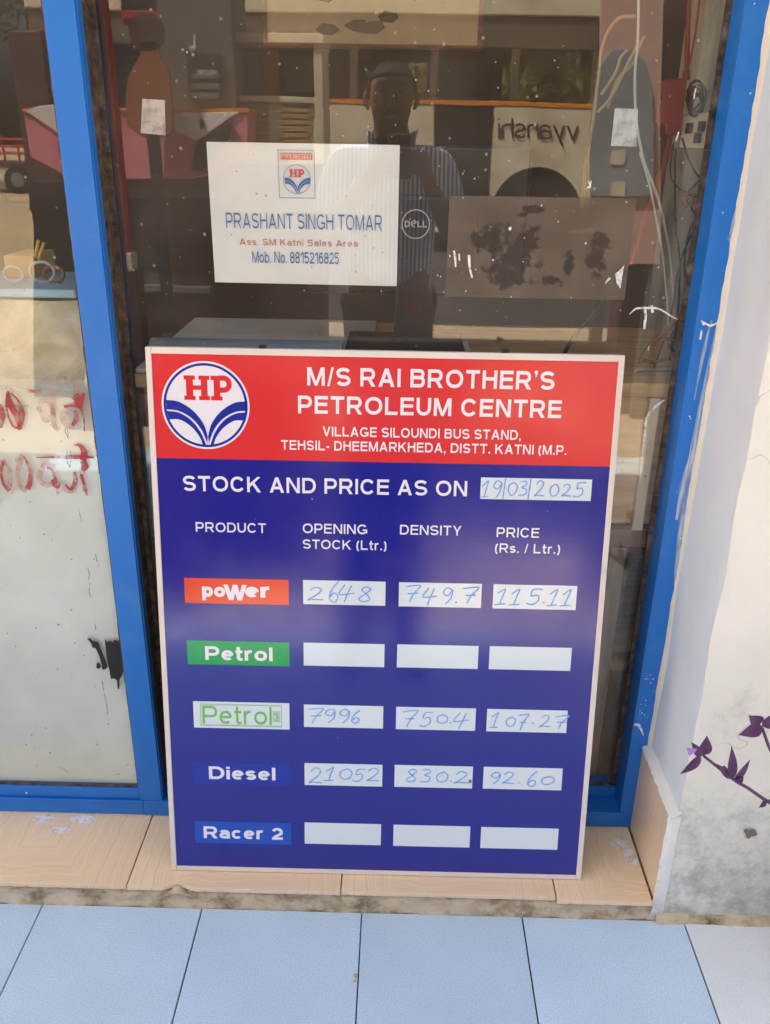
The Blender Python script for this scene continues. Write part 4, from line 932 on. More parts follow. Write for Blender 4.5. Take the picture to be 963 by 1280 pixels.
# pale glass top and papers on the left part of the counter
tag(origin(MB().box(-.458, -.05, .127, .60, .951, .959).build('desk_mat', 'white_plastic', bevel=.002), (-.24, .4, .951)), 'pale desk cover on the counter just above the left half of the board', 'desk mat')
tag(origin(MB().lathe([(.02, -.17), (.022, -.168), (.022, .17), (.02, .17)], (-.27, .175, .981), 20, 'X').build('paper_roll', 'slate_blue', smooth=False), (-.27, .175, .959)), 'blue grey roll lying on the counter behind the top edge of the board', 'roll')
tag(origin(MB().box(-.02, .14, .20, .42, .951, .955).build('loose_paper', 'paper'), (.05, .3, .951)), 'white loose paper on the counter beneath the monitor', 'paper')
kb = thing('keyboard', (.23, .26, .951), 'black computer keyboard on the counter right of the monitor stand', 'keyboard')
MB().box(.08, .37, .16, .27, .951, .966).build('case', 'black_plastic', kb, bevel=.003)
km = MB()
for i in range(14):
    for j in range(4): km.box(.09+i*.0195, .106+i*.0195, .168+j*.024, .187+j*.024, .966, .970)
km.build('keys', 'dark_navy', kb, kind='stuff')
# monitor, back towards the street
mc = at(520, 280, .33)
mx, mz = mc.x, mc.z
mo = thing('computer_monitor', (mx, .4, .951), 'black computer monitor seen from behind with a round white maker logo', 'monitor')
tl = at(668, 184, .33)
hw = tl.x-mx
MB().box(mx-hw, mx+hw, .345, .375, mz-(tl.z-mz)*.98, tl.z).build('back_shell', 'black_plastic', mo, bevel=.006)
MB().box(mx-hw*.55, mx+hw*.55, .33, .345, mz-.085, mz+.05).build('back_bulge', 'dark_navy', mo, bevel=.008)
MB().prism([(mx-.038, .322, .96), (mx+.038, .322, .96), (mx+.032, .322, mz-.06), (mx-.032, .322, mz-.06)], (0, .02, 0)).build('stand_neck', 'dark_navy', mo, bevel=.004)
MB().box(mx-.13, mx+.10, .25, .45, .9515, .966).build('stand_foot', 'black_plastic', mo, bevel=.004)
c2 = at(517, 383, .321); MB().lathe([(.001, -.0005), (.018, -.0005), (.018, .0), (.001, .0)], (c2.x, .3215, c2.z), 24, 'Y').build('cable_hole', 'dark_maroon', mo)
lgm = MB(); rr_ = .0262; FD = lambda x, z, d=0: Vector((x, .3292-d, z))
mz0 = mz
ringv = []
for k in range(48):
    t = 2*math.pi*k/48; lgm.v += [FD(mx+rr_*math.cos(t), mz+rr_*math.sin(t)), FD(mx+rr_*.92*math.cos(t), mz+rr_*.92*math.sin(t))]
for k in range(48): lgm.f.append((2*k, 2*k+1, (2*k+3) % 96, (2*k+2) % 96))
letters(lgm, 'D', mx-.0205, mx-.0105, mz-.0055, .0115, .24, FD, z=.0002); letters(lgm, 'LL', mx+.0030, mx+.0205, mz-.0055, .0115, .24, FD, z=.0002)
vs, fs = strip2([(-.0045, -.0005), (.0025, .003), (.000, .0062), (-.006, .003), (-.0055, -.003), (.0005, -.0048)], .0022)
lgm.add([FD(mx-.002+v.x, mz+v.y+.0002, .0004) for v in vs], fs)
lgm.build('maker_logo', 'white_plastic', mo)
# framed picture high on the back wall
fpz = at(500, 30, 1.9)
a0, a1 = at(330, -40, 1.9), at(598, 58, 1.9)
pf = thing('framed_picture', (fpz.x, 1.9, a1.z), 'faded framed poster with thin brown frame hanging deep inside the shop', 'picture')
MB().box(a0.x, a1.x, 1.905, 1.91, a1.z, a1.z+.45).build('print', 'cream_paint', pf)
MB().box(a0.x-.01, a1.x+.01, 1.895, 1.905, a1.z-.012, a1.z+.003).build('frame_strip', 'brownwood', pf)
MB().box(a1.x-.003, a1.x+.012, 1.895, 1.905, a1.z+.004, a1.z+.45).build('frame_strip', 'brownwood', pf)
MB().box(a0.x-.01, a0.x+.003, 1.895, 1.905, a1.z+.004, a1.z+.45).build('frame_strip', 'brownwood', pf)
rp = random.Random(4)
for k in range(5):
    x = a0.x+.08+rp.random()*(a1.x-a0.x-.16); z = a1.z+rp.uniform(.03, .15); MB().face([(x+.05*math.cos(t)*rp.uniform(.6, 1), 1.9035-k*.0002, z+.025*math.sin(t)*rp.uniform(.6, 1)) for t in (0, 1, 2, 3, 4, 5)]).build('faded_print', 'taupe', pf)
for x in (a0.x+.1, a1.x-.1): MB().tube([(x, 1.9, a1.z+.45), (x, 1.9, 2.9)], .002, 6).build('hanging_wire', 'cable_black', pf)

# ---- right side: plug box, cables, switchboard
def cable(name, px, Y, r_, m_, label, cat='cable', group=None):
    pts = [at(x, y, Y if not isinstance(Y, (list, tuple)) else Y[i]) for i, (x, y) in enumerate(px)]
    o = MB().tube(cr(pts, 8), r_, 8).build(name, m_, smooth=True); origin(o, pts[-1]); return tag(o, label, cat, group)
YB = .24
bx = thing('power_adapter', at(845, 135, YB), 'dark red power adapter box hanging on its cord behind the glass', 'adapter')
c_ = [at(x, y, YB) for x, y in [(829, 100), (860, 97), (852, 169), (832, 168), (832, 155), (826, 154)]]
MB().prism(c_, (0, .035, 0)).build('case', 'maroon', bx, bevel=.003)
MB().tube([at(858, 100, YB+.017), at(859, 88, YB+.017)], .006, 10).build('strain_relief', 'maroon', bx)
MB().tube(cr([at(859, 90, YB+.017), at(860, 40, YB+.017), at(864, -60, YB+.017), at(866, -200, YB+.02)], 6), .0042, 8).build('upper_cord', 'maroon', bx, smooth=True)
MB().tube(cr([at(*p, YB+.012) for p in [(838, 167), (832, 200), (822, 232), (808, 268), (798, 300), (788, 333)]], 6), [.0055]*20+[.005]*11, 8).build('lower_cord', 'maroon', bx, smooth=True)
cable('black_lead', [(789, 330), (775, 352), (760, 372), (738, 396), (718, 420), (704, 445)], .252, .004, 'cable_black', 'thick black lead running down left from the dark red cord to the counter')
cable('white_cable', [(799, -80), (798, 40), (794, 95), (796, 150), (805, 200), (822, 245), (833, 290), (840, 340), (846, 440)], .22, .0023, 'cable_grey', 'thin pale cable hanging the full height near the right edge')
cable('white_cable', [(800, 190), (812, 230), (820, 270), (830, 330), (838, 430)], .20, .0018, 'cable_grey', 'short pale cable hanging beside the lower end of the full height one')
cable('thin_wire', [(877, -20), (870, 40), (862, 80)], .23, .0018, 'maroon', 'thin dark red wire slanting beside the upper adapter cord')
cable('thin_wire', [(853, 172), (862, 200), (872, 218), (878, 222), (868, 232), (858, 245), (866, 262), (878, 280)], .21, .0016, 'cable_black', 'thin black wire bending to the right edge below the adapter')
cable('thin_wire', [(842, 180), (838, 215), (846, 232), (860, 242), (875, 248)], .215, .0016, 'cable_black', 'thin black wire looping right under the adapter')
cable('thin_wire', [(845, 185), (844, 240), (846, 290), (850, 330), (847, 400), (838, 450)], .21, .0018, 'cable_black', 'thin black wire hanging straight from the adapter to the counter')
cable('thin_wire', [(878, 258), (862, 290), (856, 330), (858, 380), (846, 430)], .19, .0016, 'cable_black', 'thin black wire hanging down nearest the right gasket')
cable('thin_wire', [(868, 285), (850, 330), (842, 380), (832, 420), (818, 460)], .2, .0016, 'cable_black', 'thin black wire curving down left to the cable heap')
cable('knotted_wire', [(853, 248), (862, 240), (868, 250), (860, 258), (852, 250), (856, 244), (866, 256)], .2, .002, 'cable_brown', 'small knotted tan wire loop right of the pale cables')
cable('straw_strand', [(795, 20), (775, 22), (760, 40), (752, 65), (748, 100), (742, 150), (733, 200), (728, 260)], .5, .0035, 'straw', 'long dry tan strand hanging at the left of the pale cable', 'strand')
for i, p_ in enumerate([[(800, 50), (780, 90), (765, 120), (748, 140)], [(806, 45), (790, 80), (772, 100), (760, 135)], [(785, 62), (776, 72), (770, 90), (752, 118)]]):
    cable('straw_strand', p_, .45+.01*i, .003, 'straw', ['dry tan strand of the tuft, the longest one', 'dry tan strand of the tuft, the topmost one', 'dry tan strand of the tuft, the shortest one'][i], 'strand', 'tuft of dry strands')
hp_ = [[(850, 395), (835, 412), (815, 430), (805, 445)], [(848, 425), (825, 424), (808, 438), (800, 455)], [(845, 440), (822, 452), (800, 450)], [(852, 455), (835, 462), (800, 462), (786, 475)], [(848, 405), (838, 430), (846, 450), (830, 470), (790, 478)], [(840, 470), (815, 480), (785, 470)]]
lbs = ['brown cable arching highest out of the heap on the counter', 'brown cable curving left below the highest arch of the heap', 'brown cable lying in the middle of the heap', 'pale cable lying along the front of the cable heap', 'brown cable bending in an S through the heap', 'pale cable looped lowest at the counter front']
for i, p_ in enumerate(hp_): cable('heap_cable', p_, [.17+.012*i]*len(p_), .0036, 'cable_grey' if i in (3, 5) else 'cable_brown', lbs[i], 'cable', 'cables heaped at the right end of the counter')
sb = thing('switchboard', at(872, 165, .255), 'small cream switchboard with dark sockets on the side wall', 'switchboard')
MB().prism([at(x, y, .258) for x, y in [(854, 144), (892, 138), (886, 186), (850, 184)]], (0, .03, 0)).build('plate', 'cream_paint', sb, bevel=.002)
for q in [(862, 160), (872, 172), (877, 158)]:
    c_ = at(*q, .2565); MB().box(c_.x-.006, c_.x+.006, .254, .2575, c_.z-.008, c_.z+.008).build('socket', 'black_plastic', sb, bevel=.001)
mt = thing('wire_coil', at(870, 125, .25), 'dark olive coil of wire hanging above the switchboard', 'coil')
for k in range(7):
    c_ = at(870+4*math.sin(k*2.1), 124+8*math.cos(k*1.7), .25+.004*k); rr_k = .015+.006*math.sin(k*2.3)
    MB().tube([(c_.x+rr_k*.62*math.cos(t*math.pi/10), .25+.005*k+.002*math.sin(3*t), c_.z+rr_k*1.05*math.sin(t*math.pi/10)) for t in range(21)], .0022, 6, False).build('turn', 'olive' if k % 2 else 'cable_black', mt, smooth=True)
# printed sheets and tube lamp on the side wall
tag(origin(MB().box(.20, .50, .86, .90, 1.78, 1.82).build('tube_lamp', 'white_plastic', bevel=.012), (.35, .88, 1.8)), 'white tube shaped casing high in the upper right of the glass', 'tube')
# ---- left side: white cabinet with pale blue rim, crumpled plastic, rolls
cz = at(40, 362, .09).z
fz = thing('display_cabinet', (-1.2, .3, -.01), 'white cabinet with pale blue rim standing behind the left pane', 'cabinet')
MB().box(-2.15, -.56, .16, .27, 0, cz-.014).build('body', 'white_plastic', fz, bevel=.003)
MB().box(-2.17, -.53, .085, .29, cz-.012, cz+.002).build('rim', 'pale_blue_trim', fz, bevel=.003)
bgm = MB(); nu, nv = 90, 26
for i in range(nu+1):
    for j in range(nv+1):
        x = -1.5+(.985)*i/nu; z = .86+(cz-.02-.86)*j/nv
        f_ = noise.noise(Vector((x*5+z*3, z*9, 2)))*.022+abs(noise.noise(Vector((x*11-z*8, z*14, 7))))*.022
        bgm.v.append(Vector((x, .10+f_, z)))
for i in range(nu):
    for j in range(nv): bgm.f.append((i*(nv+1)+j, (i+1)*(nv+1)+j, (i+1)*(nv+1)+j+1, i*(nv+1)+j+1))
tag(origin(bgm.build('plastic_sheet', 'plastic_bag', smooth=True), (-1, .1, .86)), 'crumpled yellowish plastic sheet hanging under the pale blue rim', 'plastic sheet')
cbx = [at(x, y, .2) for x, y in [(8, 350), (45, 350), (42, 320), (6, 318)]]
tag(origin(MB().box(cbx[0].x, cbx[1].x, .2, .30, cz+.003, cbx[2].z).build('pen_box', 'tan_card', bevel=.002), (cbx[0].x, .25, cz+.003)), 'tan cardboard box on the cabinet behind the left pane', 'box')
for i, (p_, q_) in enumerate([((44, 322), (48, 300)), ((48, 324), (55, 303))]):
    tag(MB().tube([at(*p_, .21), at(*q_, .21)], .0028, 6).build('pencil', 'yellow'), ['yellow pencil beside the tan box, the more upright one', 'yellow pencil beside the tan box, leaning to the right'][i], 'pencil', 'pencils by the tan box')
def rollring(px, py, rr, m_, label, Y=.15):
    c_ = at(px, py, Y); mb = MB(); pts = [(c_.x+rr*math.cos(t*math.pi/12), Y+.0*t, cz+.003+rr*.82+rr*.8*math.sin(t*math.pi/12)) for t in range(25)]
    mb.tube(pts, .0028, 8, False); o = mb.build('tape_roll', m_, smooth=True); origin(o, (c_.x, Y, cz)); tag(o, label, 'tape roll', 'tape rolls on the cabinet')
rollring(18, 350, .016, 'cable_grey', 'grey tape roll nearest the left edge on the cabinet rim')
rollring(54, 348, .021, 'cable_grey', 'large pale tape roll in the middle of the cabinet rim')
rollring(68, 349, .017, 'cable_brown', 'brown tape roll closest to the blue post')
exec_parts = True

# ================================================================== STREET (seen mirrored in the glass)
GL = LY
# forecourt strip
struct(MB().box(-30, 30, -8.0, -2.26, -.049, -.040).build('forecourt', 'cement'))
struct(MB().box(-2.6, 7, -13.5, -5.5, -.0485, -.036).build('road', 'dark_pad'))  # dark pad added and sized to darken the mirrored ground
# --- bus
BY = -10.5
bz = lambda py: refl(600, py, BY).z
bxx = lambda px: refl(px, 120, BY).x
bus = thing('parked_bus', (0, BY-1.1, -.05), 'cream bus with orange waistline parked across the road', 'bus')
X0, X1 = -4.6, bxx(742); zw, zt = bz(131), bz(62)
dx0, dx1 = bxx(545), bxx(618)
def bb2(name, x0, x1, y0, y1, z0, z1, m_='cream_paint', b=.02, **k): return MB().box(x0, x1, y0, y1, z0, z1).build(name, m_, bus, bevel=b, **k)
for fy0 in (BY-.06, BY-2.2):
    if fy0 == BY-.06:
        bb2('side_panel', X0, dx0, fy0, fy0+.06, .42, zw); bb2('side_panel', dx1, X1, fy0, fy0+.06, .42, zw)
        bb2('door', dx0+.01, dx1-.01, fy0-.04, fy0, .42, zw+.5, 'black_plastic')
    else: bb2('side_panel', X0, X1, fy0, fy0+.06, .42, zw)
    bb2('waist_stripe', X0, X1, fy0-.004, fy0+.068, zw, zw+.05, 'orange', .004)
    bb2('cant_rail', X0, X1, fy0, fy0+.06, zt, 2.72, 'bus_brown'); bb2('gutter', X0-.02, X1+.02, fy0-.03, fy0+.09, 2.72, 2.95, 'cream_paint')
    for i in range(8):
        x = X0+(X1-X0)*i/7; bb2('window_pillar', x-.05, x+.05, fy0+.002, fy0+.058, zw+.05, zt, 'bus_brown', .005)
    for i in range(7):
        x = X0+(X1-X0)*(i+.5)/7; wd = (X1-X0)/7-.1; o = bb2('window_pane', x-wd/2, x+wd/2, fy0+.02, fy0+.03, zw+.05, zt, 'carglass', 0) if fy0 == BY-.06 or i % 2 else None
        if o: MB().box(x-.012, x+.012, fy0+.031, fy0+.05, zw+.05, zt).build('slider_bar', 'black_plastic', o)
bb2('roof', X0, X1, BY-2.2, BY, 2.95, 3.02, 'cream_paint'); bb2('floor_pan', X0, X1, BY-2.14, BY-.06, .40, .5, 'black_plastic')
for x in (X0, X1-.06): bb2('end_panel', x, x+.06, BY-2.14, BY-.06, .42, 1.7); bb2('end_glass', x+.02, x+.03, BY-2.0, BY-.2, 1.7, 2.72, 'carglass', 0)
for i in range(8):
    x = X0+.7+i*.8
    if dx0-.3 < x < dx1+.3: continue
    bb2('seat', x, x+.12, BY-2.0+.9*(i % 2), BY-.25-.8*((i+1) % 2), .5, 1.95-.08*(i % 3), 'dark_maroon', .05)
for cx in (bxx(680), X0+1.3):
    for cy in (BY-.02, BY-2.14):
        wh = MB().lathe([(.30, -.26), (.47, -.24), (.47, .0), (.30, .02)], (cx, cy, .42), 28, 'Y').build('wheel', 'tyre', bus)
        MB().lathe([(.05, -.01), (.28, .0), (.28, .025), (.05, .04)], (cx, cy+.005, .42), 24, 'Y').build('rim', 'grey_metal', wh)
    arcp = [(cx+.60*math.cos(math.pi*k/16), BY+.001, .42+.62*math.sin(math.pi*k/16)) for k in range(17)]
    MB().prism(arcp, (0, .012, 0)).build('wheel_arch', 'black_plastic', bus)
xt0, xt1 = bxx(729), bxx(626); zb = bz(172)
FB = lambda x, z, d=0: Vector((x, BY+.012+d*3, z))
letters(MB(), 'vyanshi', xt0, xt1, zb, .24, .11, FB, slant=.12, ls=.06).build('name_lettering', 'dark_maroon', bus)
o = bb2('panel_seam', xt1-.16, xt1-.10, BY, BY+.02, .5, zw-.05, 'black_plastic', .004)
# --- small goods truck far left
TY = -22.0
tk = thing('goods_truck', (-11, TY, -.05), 'small dark red goods truck with railed bed parked under the trees', 'truck')
tx0, tx1 = refl(-60, 190, TY, GL).x, refl(40, 190, TY, GL).x
def tb(name, *a_, m_='dark_maroon', b=.03): return MB().box(*a_).build(name, m_, tk, bevel=b)
tb('bed_floor', tx0, tx1, TY-1.6, TY, .55, .68)
for z in (.85, 1.02, 1.19): tb('bed_rail', tx0, tx1, TY-.05, TY, z, z+.05, m_='red_paint'); tb('bed_rail', tx0, tx1, TY-1.6, TY-1.55, z, z+.05, m_='red_paint')
for i in range(7):
    x = tx0+(tx1-tx0-.05)*i/6; tb('bed_stake', x, x+.05, TY-.06, TY-.01, .68, 1.3, m_='red_paint')
tb('cab', tx0-1.3, tx0-.05, TY-1.6, TY, .5, 1.2, m_='red_paint'); tb('cab_roof', tx0-1.2, tx0-.1, TY-1.55, TY-.05, 1.7, 1.8, m_='red_paint')
tb('cab_window', tx0-1.15, tx0-.15, TY-.12, TY-.1, 1.2, 1.7, m_='carglass', b=0)
for cx in (tx1-.45, tx0-.8):
    o = MB().lathe([(.2, -.2), (.32, -.18), (.32, 0), (.2, .02)], (cx, TY-.02, .27), 20, 'Y').build('wheel', 'tyre', tk); MB().lathe([(.02, -.01), (.17, 0), (.15, .03), (.02, .03)], (cx, TY, .27), 16, 'Y').build('rim', 'grey_metal', o)
# --- fuel dispenser cluster, mirrored at the left
DY = -3.45
rd = lambda px, py, y=DY: refl(px, py, y)
dp = thing('fuel_dispenser', (rd(260, 400).x, DY-.25, -.04), 'grey fuel dispenser with white display texts and pink boxed nozzle shelf', 'fuel dispenser')
def db(name, p0, p1, y0, y1, m_, b=.008, parent=None):
    a_, c_ = rd(*p0), rd(*p1); return MB().box(min(a_.x, c_.x), max(a_.x, c_.x), y0, y1, max(-.04, min(a_.z, c_.z)), max(a_.z, c_.z)).build(name, m_, parent or dp, bevel=b)
db('lower_cabinet', (166, 700), (255, 244), DY-.5, DY, 'dark_maroon')
a_ = rd(140, 400); b_ = rd(270, 400); MB().box(min(a_.x, b_.x), max(a_.x, b_.x), DY-.1, DY+.75, -.045, .09).build('added_plinth', 'dark_maroon', dp, bevel=.01)  # added to cover a strip of sunlit ground in the reflection
db('access_door', (176, 360), (212, 258), DY, DY+.012, 'steel_grey', .004); db('access_door', (216, 380), (250, 256), DY, DY+.01, 'dark_maroon', .004)
db('ledge', (150, 246), (262, 236), DY-.5, DY+.05, 'grey_metal', .004)
db('ledge', (160, 362), (262, 355), DY-.5, DY+.04, 'grey_metal', .004)
db('display_head', (214, 236), (286, -60), DY-.45, DY-.02, 'steel_grey')
db('display_window', (238, 125), (276, 66), DY-.02, DY, 'black_plastic', .004)
for i, yy in enumerate((100, 112, 124)): db('display_bar', (241, yy), (274, yy-6), DY, DY+.006, 'grey_metal', .002)
db('side_column', (150, 236), (212, 50), DY-.45, DY-.1, 'dark_navy')
db('top_sign', (150, 30), (214, -60), DY-.4, DY-.06, 'dark_navy'); db('sign_stripe', (150, 22), (215, 12), DY-.06, DY-.05, 'red_paint', .002)
p0, p1 = rd(272, 94, DY), rd(248, 94, DY); FDp = lambda x, z, d=0: Vector((x, DY+.004+d*3, z))
letters(MB(), 'WELCOME', p0.x, p1.x, p0.z, .022, .2, FDp, ls=.12).build('lettering', 'white_plastic', dp)
p0, p1 = rd(246, 62, DY-.02), rd(238, 62, DY-.02); letters(MB(), 'L', p0.x, p1.x, p0.z, .07, .25, lambda x, z, d=0: Vector((x, DY-.014+d*3, z))).build('lettering', 'white_plastic', dp)
# pink boxed nozzle shelf (separate faces meeting at an edge)
NY = DY+.15
pk = thing('pink_box', (rd(200, 240).x, NY, -.04), 'pink and white box with orange top edge and dark sloping panel beside the dispenser', 'box')
def npk(name, pts, m_, d=.02, dy=0): return MB().prism([refl(x, y, NY+dy) for x, y in pts], (0, -d, 0)).build(name, m_, pk, bevel=.003)
npk('box_side', [(38, 142), (310, 142), (310, 196), (240, 224), (100, 224), (46, 196)], 'pink', .3)
npk('white_corner', [(40, 140), (56, 134), (80, 132), (82, 168)], 'pink_pale', .01, .012)
npk('white_corner', [(219, 141), (300, 141), (246, 176), (220, 164)], 'pink_pale', .01, .012)
npk('dark_panel', [(246, 178), (284, 150), (291, 156), (288, 172), (256, 212), (238, 214)], 'purple_dark', .012, .016)
npk('black_handle', [(240, 210), (268, 176), (290, 152), (290, 168), (270, 196), (252, 214)], 'black_plastic', .02, .03)
npk('top_edge', [(36, 142), (312, 142), (312, 137), (36, 137)], 'orange', .32, .01)
npk('keyhole', [(251, 148), (256, 150), (257, 158), (252, 162), (250, 156)], 'black_plastic', .004, .02)
npk('stand', [(45, 262), (100, 262), (100, 226), (44, 226)], 'black_plastic', .3)
npk('stand_leg', [(50, 900), (98, 900), (98, 262), (50, 262)], 'black_plastic', .2, -.02)
# red post on a pale foot
py0 = rd(130, 314, -2.9); rx0, rx1 = refl(119, 100, -2.9).x, refl(141, 100, -2.9).x
rp_ = thing('red_post', (rx0, -2.9, -.04), 'dark red painted post on a pale foot at the edge of the forecourt', 'post')
MB().box(rx0, rx1, -2.96, -2.88, py0.z, 3.0).build('shaft', 'red_paint', rp_, bevel=.006); MB().box((rx0+rx1)/2-.008, (rx0+rx1)/2+.008, -2.88, -2.87, py0.z, 3.0).build('ridge', 'maroon', rp_, bevel=.003)
MB().box(rx0-.01, rx1+.012, -2.97, -2.87, py0.z-.09, py0.z-.001).build('foot', 'cream_paint', rp_, bevel=.004); MB().box(rx0-.005, rx1+.03, -2.98, -2.86, -.04, py0.z-.091).build('base', 'dark_maroon', rp_, bevel=.004)
# orange rounded cut-out
oy = -3.2
oc = thing('orange_cutout', (refl(182, 200, oy).x, oy, -.04), 'brownish orange bottle shaped display cut-out with dark round top', 'display')
pts = [refl(x, y, oy) for x, y in [(158, 160), (157, 120), (160, 98), (168, 82), (176, 72), (176, 50), (198, 50), (200, 70), (208, 82), (214, 98), (217, 130), (216, 165), (205, 172), (178, 174)]]
MB().prism(pts, (0, -.03, 0)).build('body', 'cutout_brown', oc, bevel=.004)
c_ = refl(184, 40, oy); MB().lathe([(.001, -.03), (.085, -.03), (.085, 0), (.001, 0)], (c_.x, oy, c_.z), 24, 'Y').build('round_top', 'dark_maroon', oc)
c_ = refl(190, 170, oy); MB().box(c_.x-.03, c_.x+.03, oy-.03, oy, -.04, c_.z).build('leg', 'dark_navy', oc)
# cream louvred cupboard
LYW = -3.6
lc = thing('louvred_cupboard', (refl(345, 200, LYW).x, LYW, -.04), 'cream cupboard with glazed upper bay and two louvred doors', 'cupboard')
def lb(name, p0, p1, y0, y1, m_, b=.004, parent=None):
    a_, c_ = refl(*p0, LYW), refl(*p1, LYW); return MB().box(min(a_.x, c_.x), max(a_.x, c_.x), LYW+y0, LYW+y1, max(-.04, min(a_.z, c_.z)), max(a_.z, c_.z)).build(name, m_, parent or lc, bevel=b)
lb('base_cabinet', (284, 600), (403, 206), -.4, .02, 'dark_maroon')
lb('stile', (284, 205), (292, 54), -.4, .03, 'cream_paint'); lb('stile', (394, 205), (403, 54), -.4, .03, 'cream_paint'); lb('top_rail', (282, 54), (405, 44), -.4, .045, 'cream_paint')
lb('middle_rail', (293, 128), (393, 122), -.4, .02, 'cream_paint'); lb('back', (292, 205), (394, 54), -.42, -.38, 'taupe'); lb('red_curtain', (323, 120), (340, 58), -.2, -.15, 'red_paint'); lb('dark_box', (300, 120), (322, 66), -.3, -.1, 'dark_navy'); lb('pale_folder', (352, 112), (392, 66), -.3, -.2, 'taupe')
for xa, xb in ((295, 344), (345, 393)):
    d_ = lb('louvred_door', (xa, 204), (xb, 129), -.02, .0, 'cream_paint')
    for k in range(6):
        yy = 136+k*8; lb('slat', (xa+7, yy+5), (xb-9, yy), .001, .016, 'straw', .002, d_)
    lb('door_frame', (xa+6, 132), (xb-8, 130), .001, .02, 'steel_grey', .002, d_)
# pink panel with grey arch on the right
AY = -3.0
ap = thing('advertising_hoarding', (refl(800, 200, AY).x, AY, -.04), 'tall salmon pink panel with a blue grey arched figure and pale sticker', 'panel')
q = lambda x, y: refl(x, y, AY)
MB().prism([q(754, -60), (q(832, -60)), q(824, 330), (q(744, 330))], (0, -.03, 0)).build('board', 'salmon', ap)
ar = [(738, 245), (738, 190), (741, 130), (750, 80), (765, 62), (790, 60), (808, 75), (817, 110), (820, 160), (817, 245)]
MB().prism([refl(x, y, AY+.02) for x, y in ar], (0, -.018, 0)).build('arch', 'slate_blue', ap, bevel=.002)
for i, (pp_, lb_) in enumerate([([(178, 123), (206, 125), (207, 169), (176, 166)], 'pale blank sticker on the inside of the glass left of the name paper'), ([(769, 135), (798, 136), (796, 183), (764, 182)], 'pale blank sticker on the inside of the glass at upper right')]):
    o = MB().prism([at(x, y, GY+.0058) for x, y in pp_], (0, .0004, 0)).build('paper_sticker', 'grey_paper'); origin(o, at(*pp_[3], GY+.0058)); tag(o, lb_, 'sticker', 'stickers on the glass')
for y_ in (196, 236): MB().prism([refl(x, y, AY+.024) for x, y in [(765, y_-9), (783, y_-9), (782, y_+9), (764, y_+9)]], (0, -.003, 0)).build('small_sticker', 'cream_paint', ap)
MB().box(q(750, 330).x, q(765, 330).x, AY-.06, AY, -.04, q(790, 330).z).build('leg', 'steel_grey', ap); MB().box(q(815, 330).x, q(830, 330).x, AY-.06, AY, -.04, q(790, 330).z).build('leg', 'steel_grey', ap)
tag(origin(MB().box(1.17, 1.95, -3.35, -3.1, -.045, 3.0).build('added_dark_block', 'dark_maroon', bevel=.01), (1.6, -3.2, -.045)), 'added dark maroon pillar mirrored at the right edge of the window glass', 'blocker')  # made-up block, added to darken the reflection over the adapter
# dark roadside post seen at the far left
c0, c1 = refl(30, 200, -6, GL), refl(54, 60, -6, GL)
tag(origin(MB().box(c0.x, c1.x, -6.1, -6.0, -.045, 2.05).build('dark_post', 'dark_maroon', bevel=.01), (c0.x, -6.05, -.045)), 'dark brown post mirrored at the far left of the glass', 'post')
# far roadside buildings that close the view
for i, (x0, x1, h_, label) in enumerate([(-34, -20, 4.6, 'low cream roadside building furthest to the left in the reflection'), (6, 22, 5.2, 'cream roadside building right of the bus in the reflection')]):
    b_ = thing('roadside_building', ((x0+x1)/2, -32, -.05), label, 'building')
    MB().box(x0, x1, -38, -32, -.05, h_).build('wall', 'cream_paint', b_); MB().box(x0-.3, x1+.3, -38.3, -31.5, h_, h_+.3).build('roof', 'taupe', b_)
    for k in range(4):
        x = x0+(x1-x0)*(k+.5)/4; o = MB().box(x-.6, x+.6, -32, -31.96, 1.0, 2.4).build('window', 'brownwood', b_); MB().box(x-.5, x+.5, -31.96, -31.94, 1.1, 2.3).build('pane', 'carglass', o)

def tree(x, y, h, r, n_, m_, label, seed, kind=('roadside_tree', 'tree', 'trees along the far side of the road')):
    rr = random.Random(seed); t = thing(kind[0], (x, y, -.05), label, kind[1], kind[2])
    mb = MB(); top_ = Vector((x+rr.uniform(-.4, .4), y, h*.62))
    mb.tube(cr([(x, y, -.1), (x+rr.uniform(-.2, .2), y, h*.25), top_], 5), [.26-.018*k for k in range(11)], 9)
    cl = []
    for k in range(9):
        a_ = rr.uniform(0, 6.28); b_ = Vector((x, y, 0))+Vector((math.cos(a_)*r*rr.uniform(.3, .95), math.sin(a_)*r*rr.uniform(.3, .95), h*rr.uniform(.45, .98))); cl.append((b_, r*rr.uniform(.3, .5)))
        s0 = Vector((x, y, h*rr.uniform(.25, .5))); mb.tube(cr([s0, s0.lerp(b_, .5)+Vector((0, 0, -.1)), b_], 4), [.09-.008*q for q in range(9)], 6)
    mb.build('trunk', 'bark', t, smooth=True); cm = MB()
    for k in range(n_):
        c_, cr_ = cl[k % 9]; d_ = Vector((rr.gauss(0, 1), rr.gauss(0, 1), rr.gauss(0, .8))); p = c_+d_.normalized()*cr_*rr.random()**.4
        u = Vector((rr.gauss(0, 1), rr.gauss(0, 1), rr.gauss(0, 1))).normalized(); v = u.orthogonal().normalized(); s_ = rr.uniform(.10, .2)
        cm.add([p-u*s_, p+v*s_*.5, p+u*s_, p-v*s_*.5], [(0, 1, 2, 3)])
    cm.build('crown', m_, t)
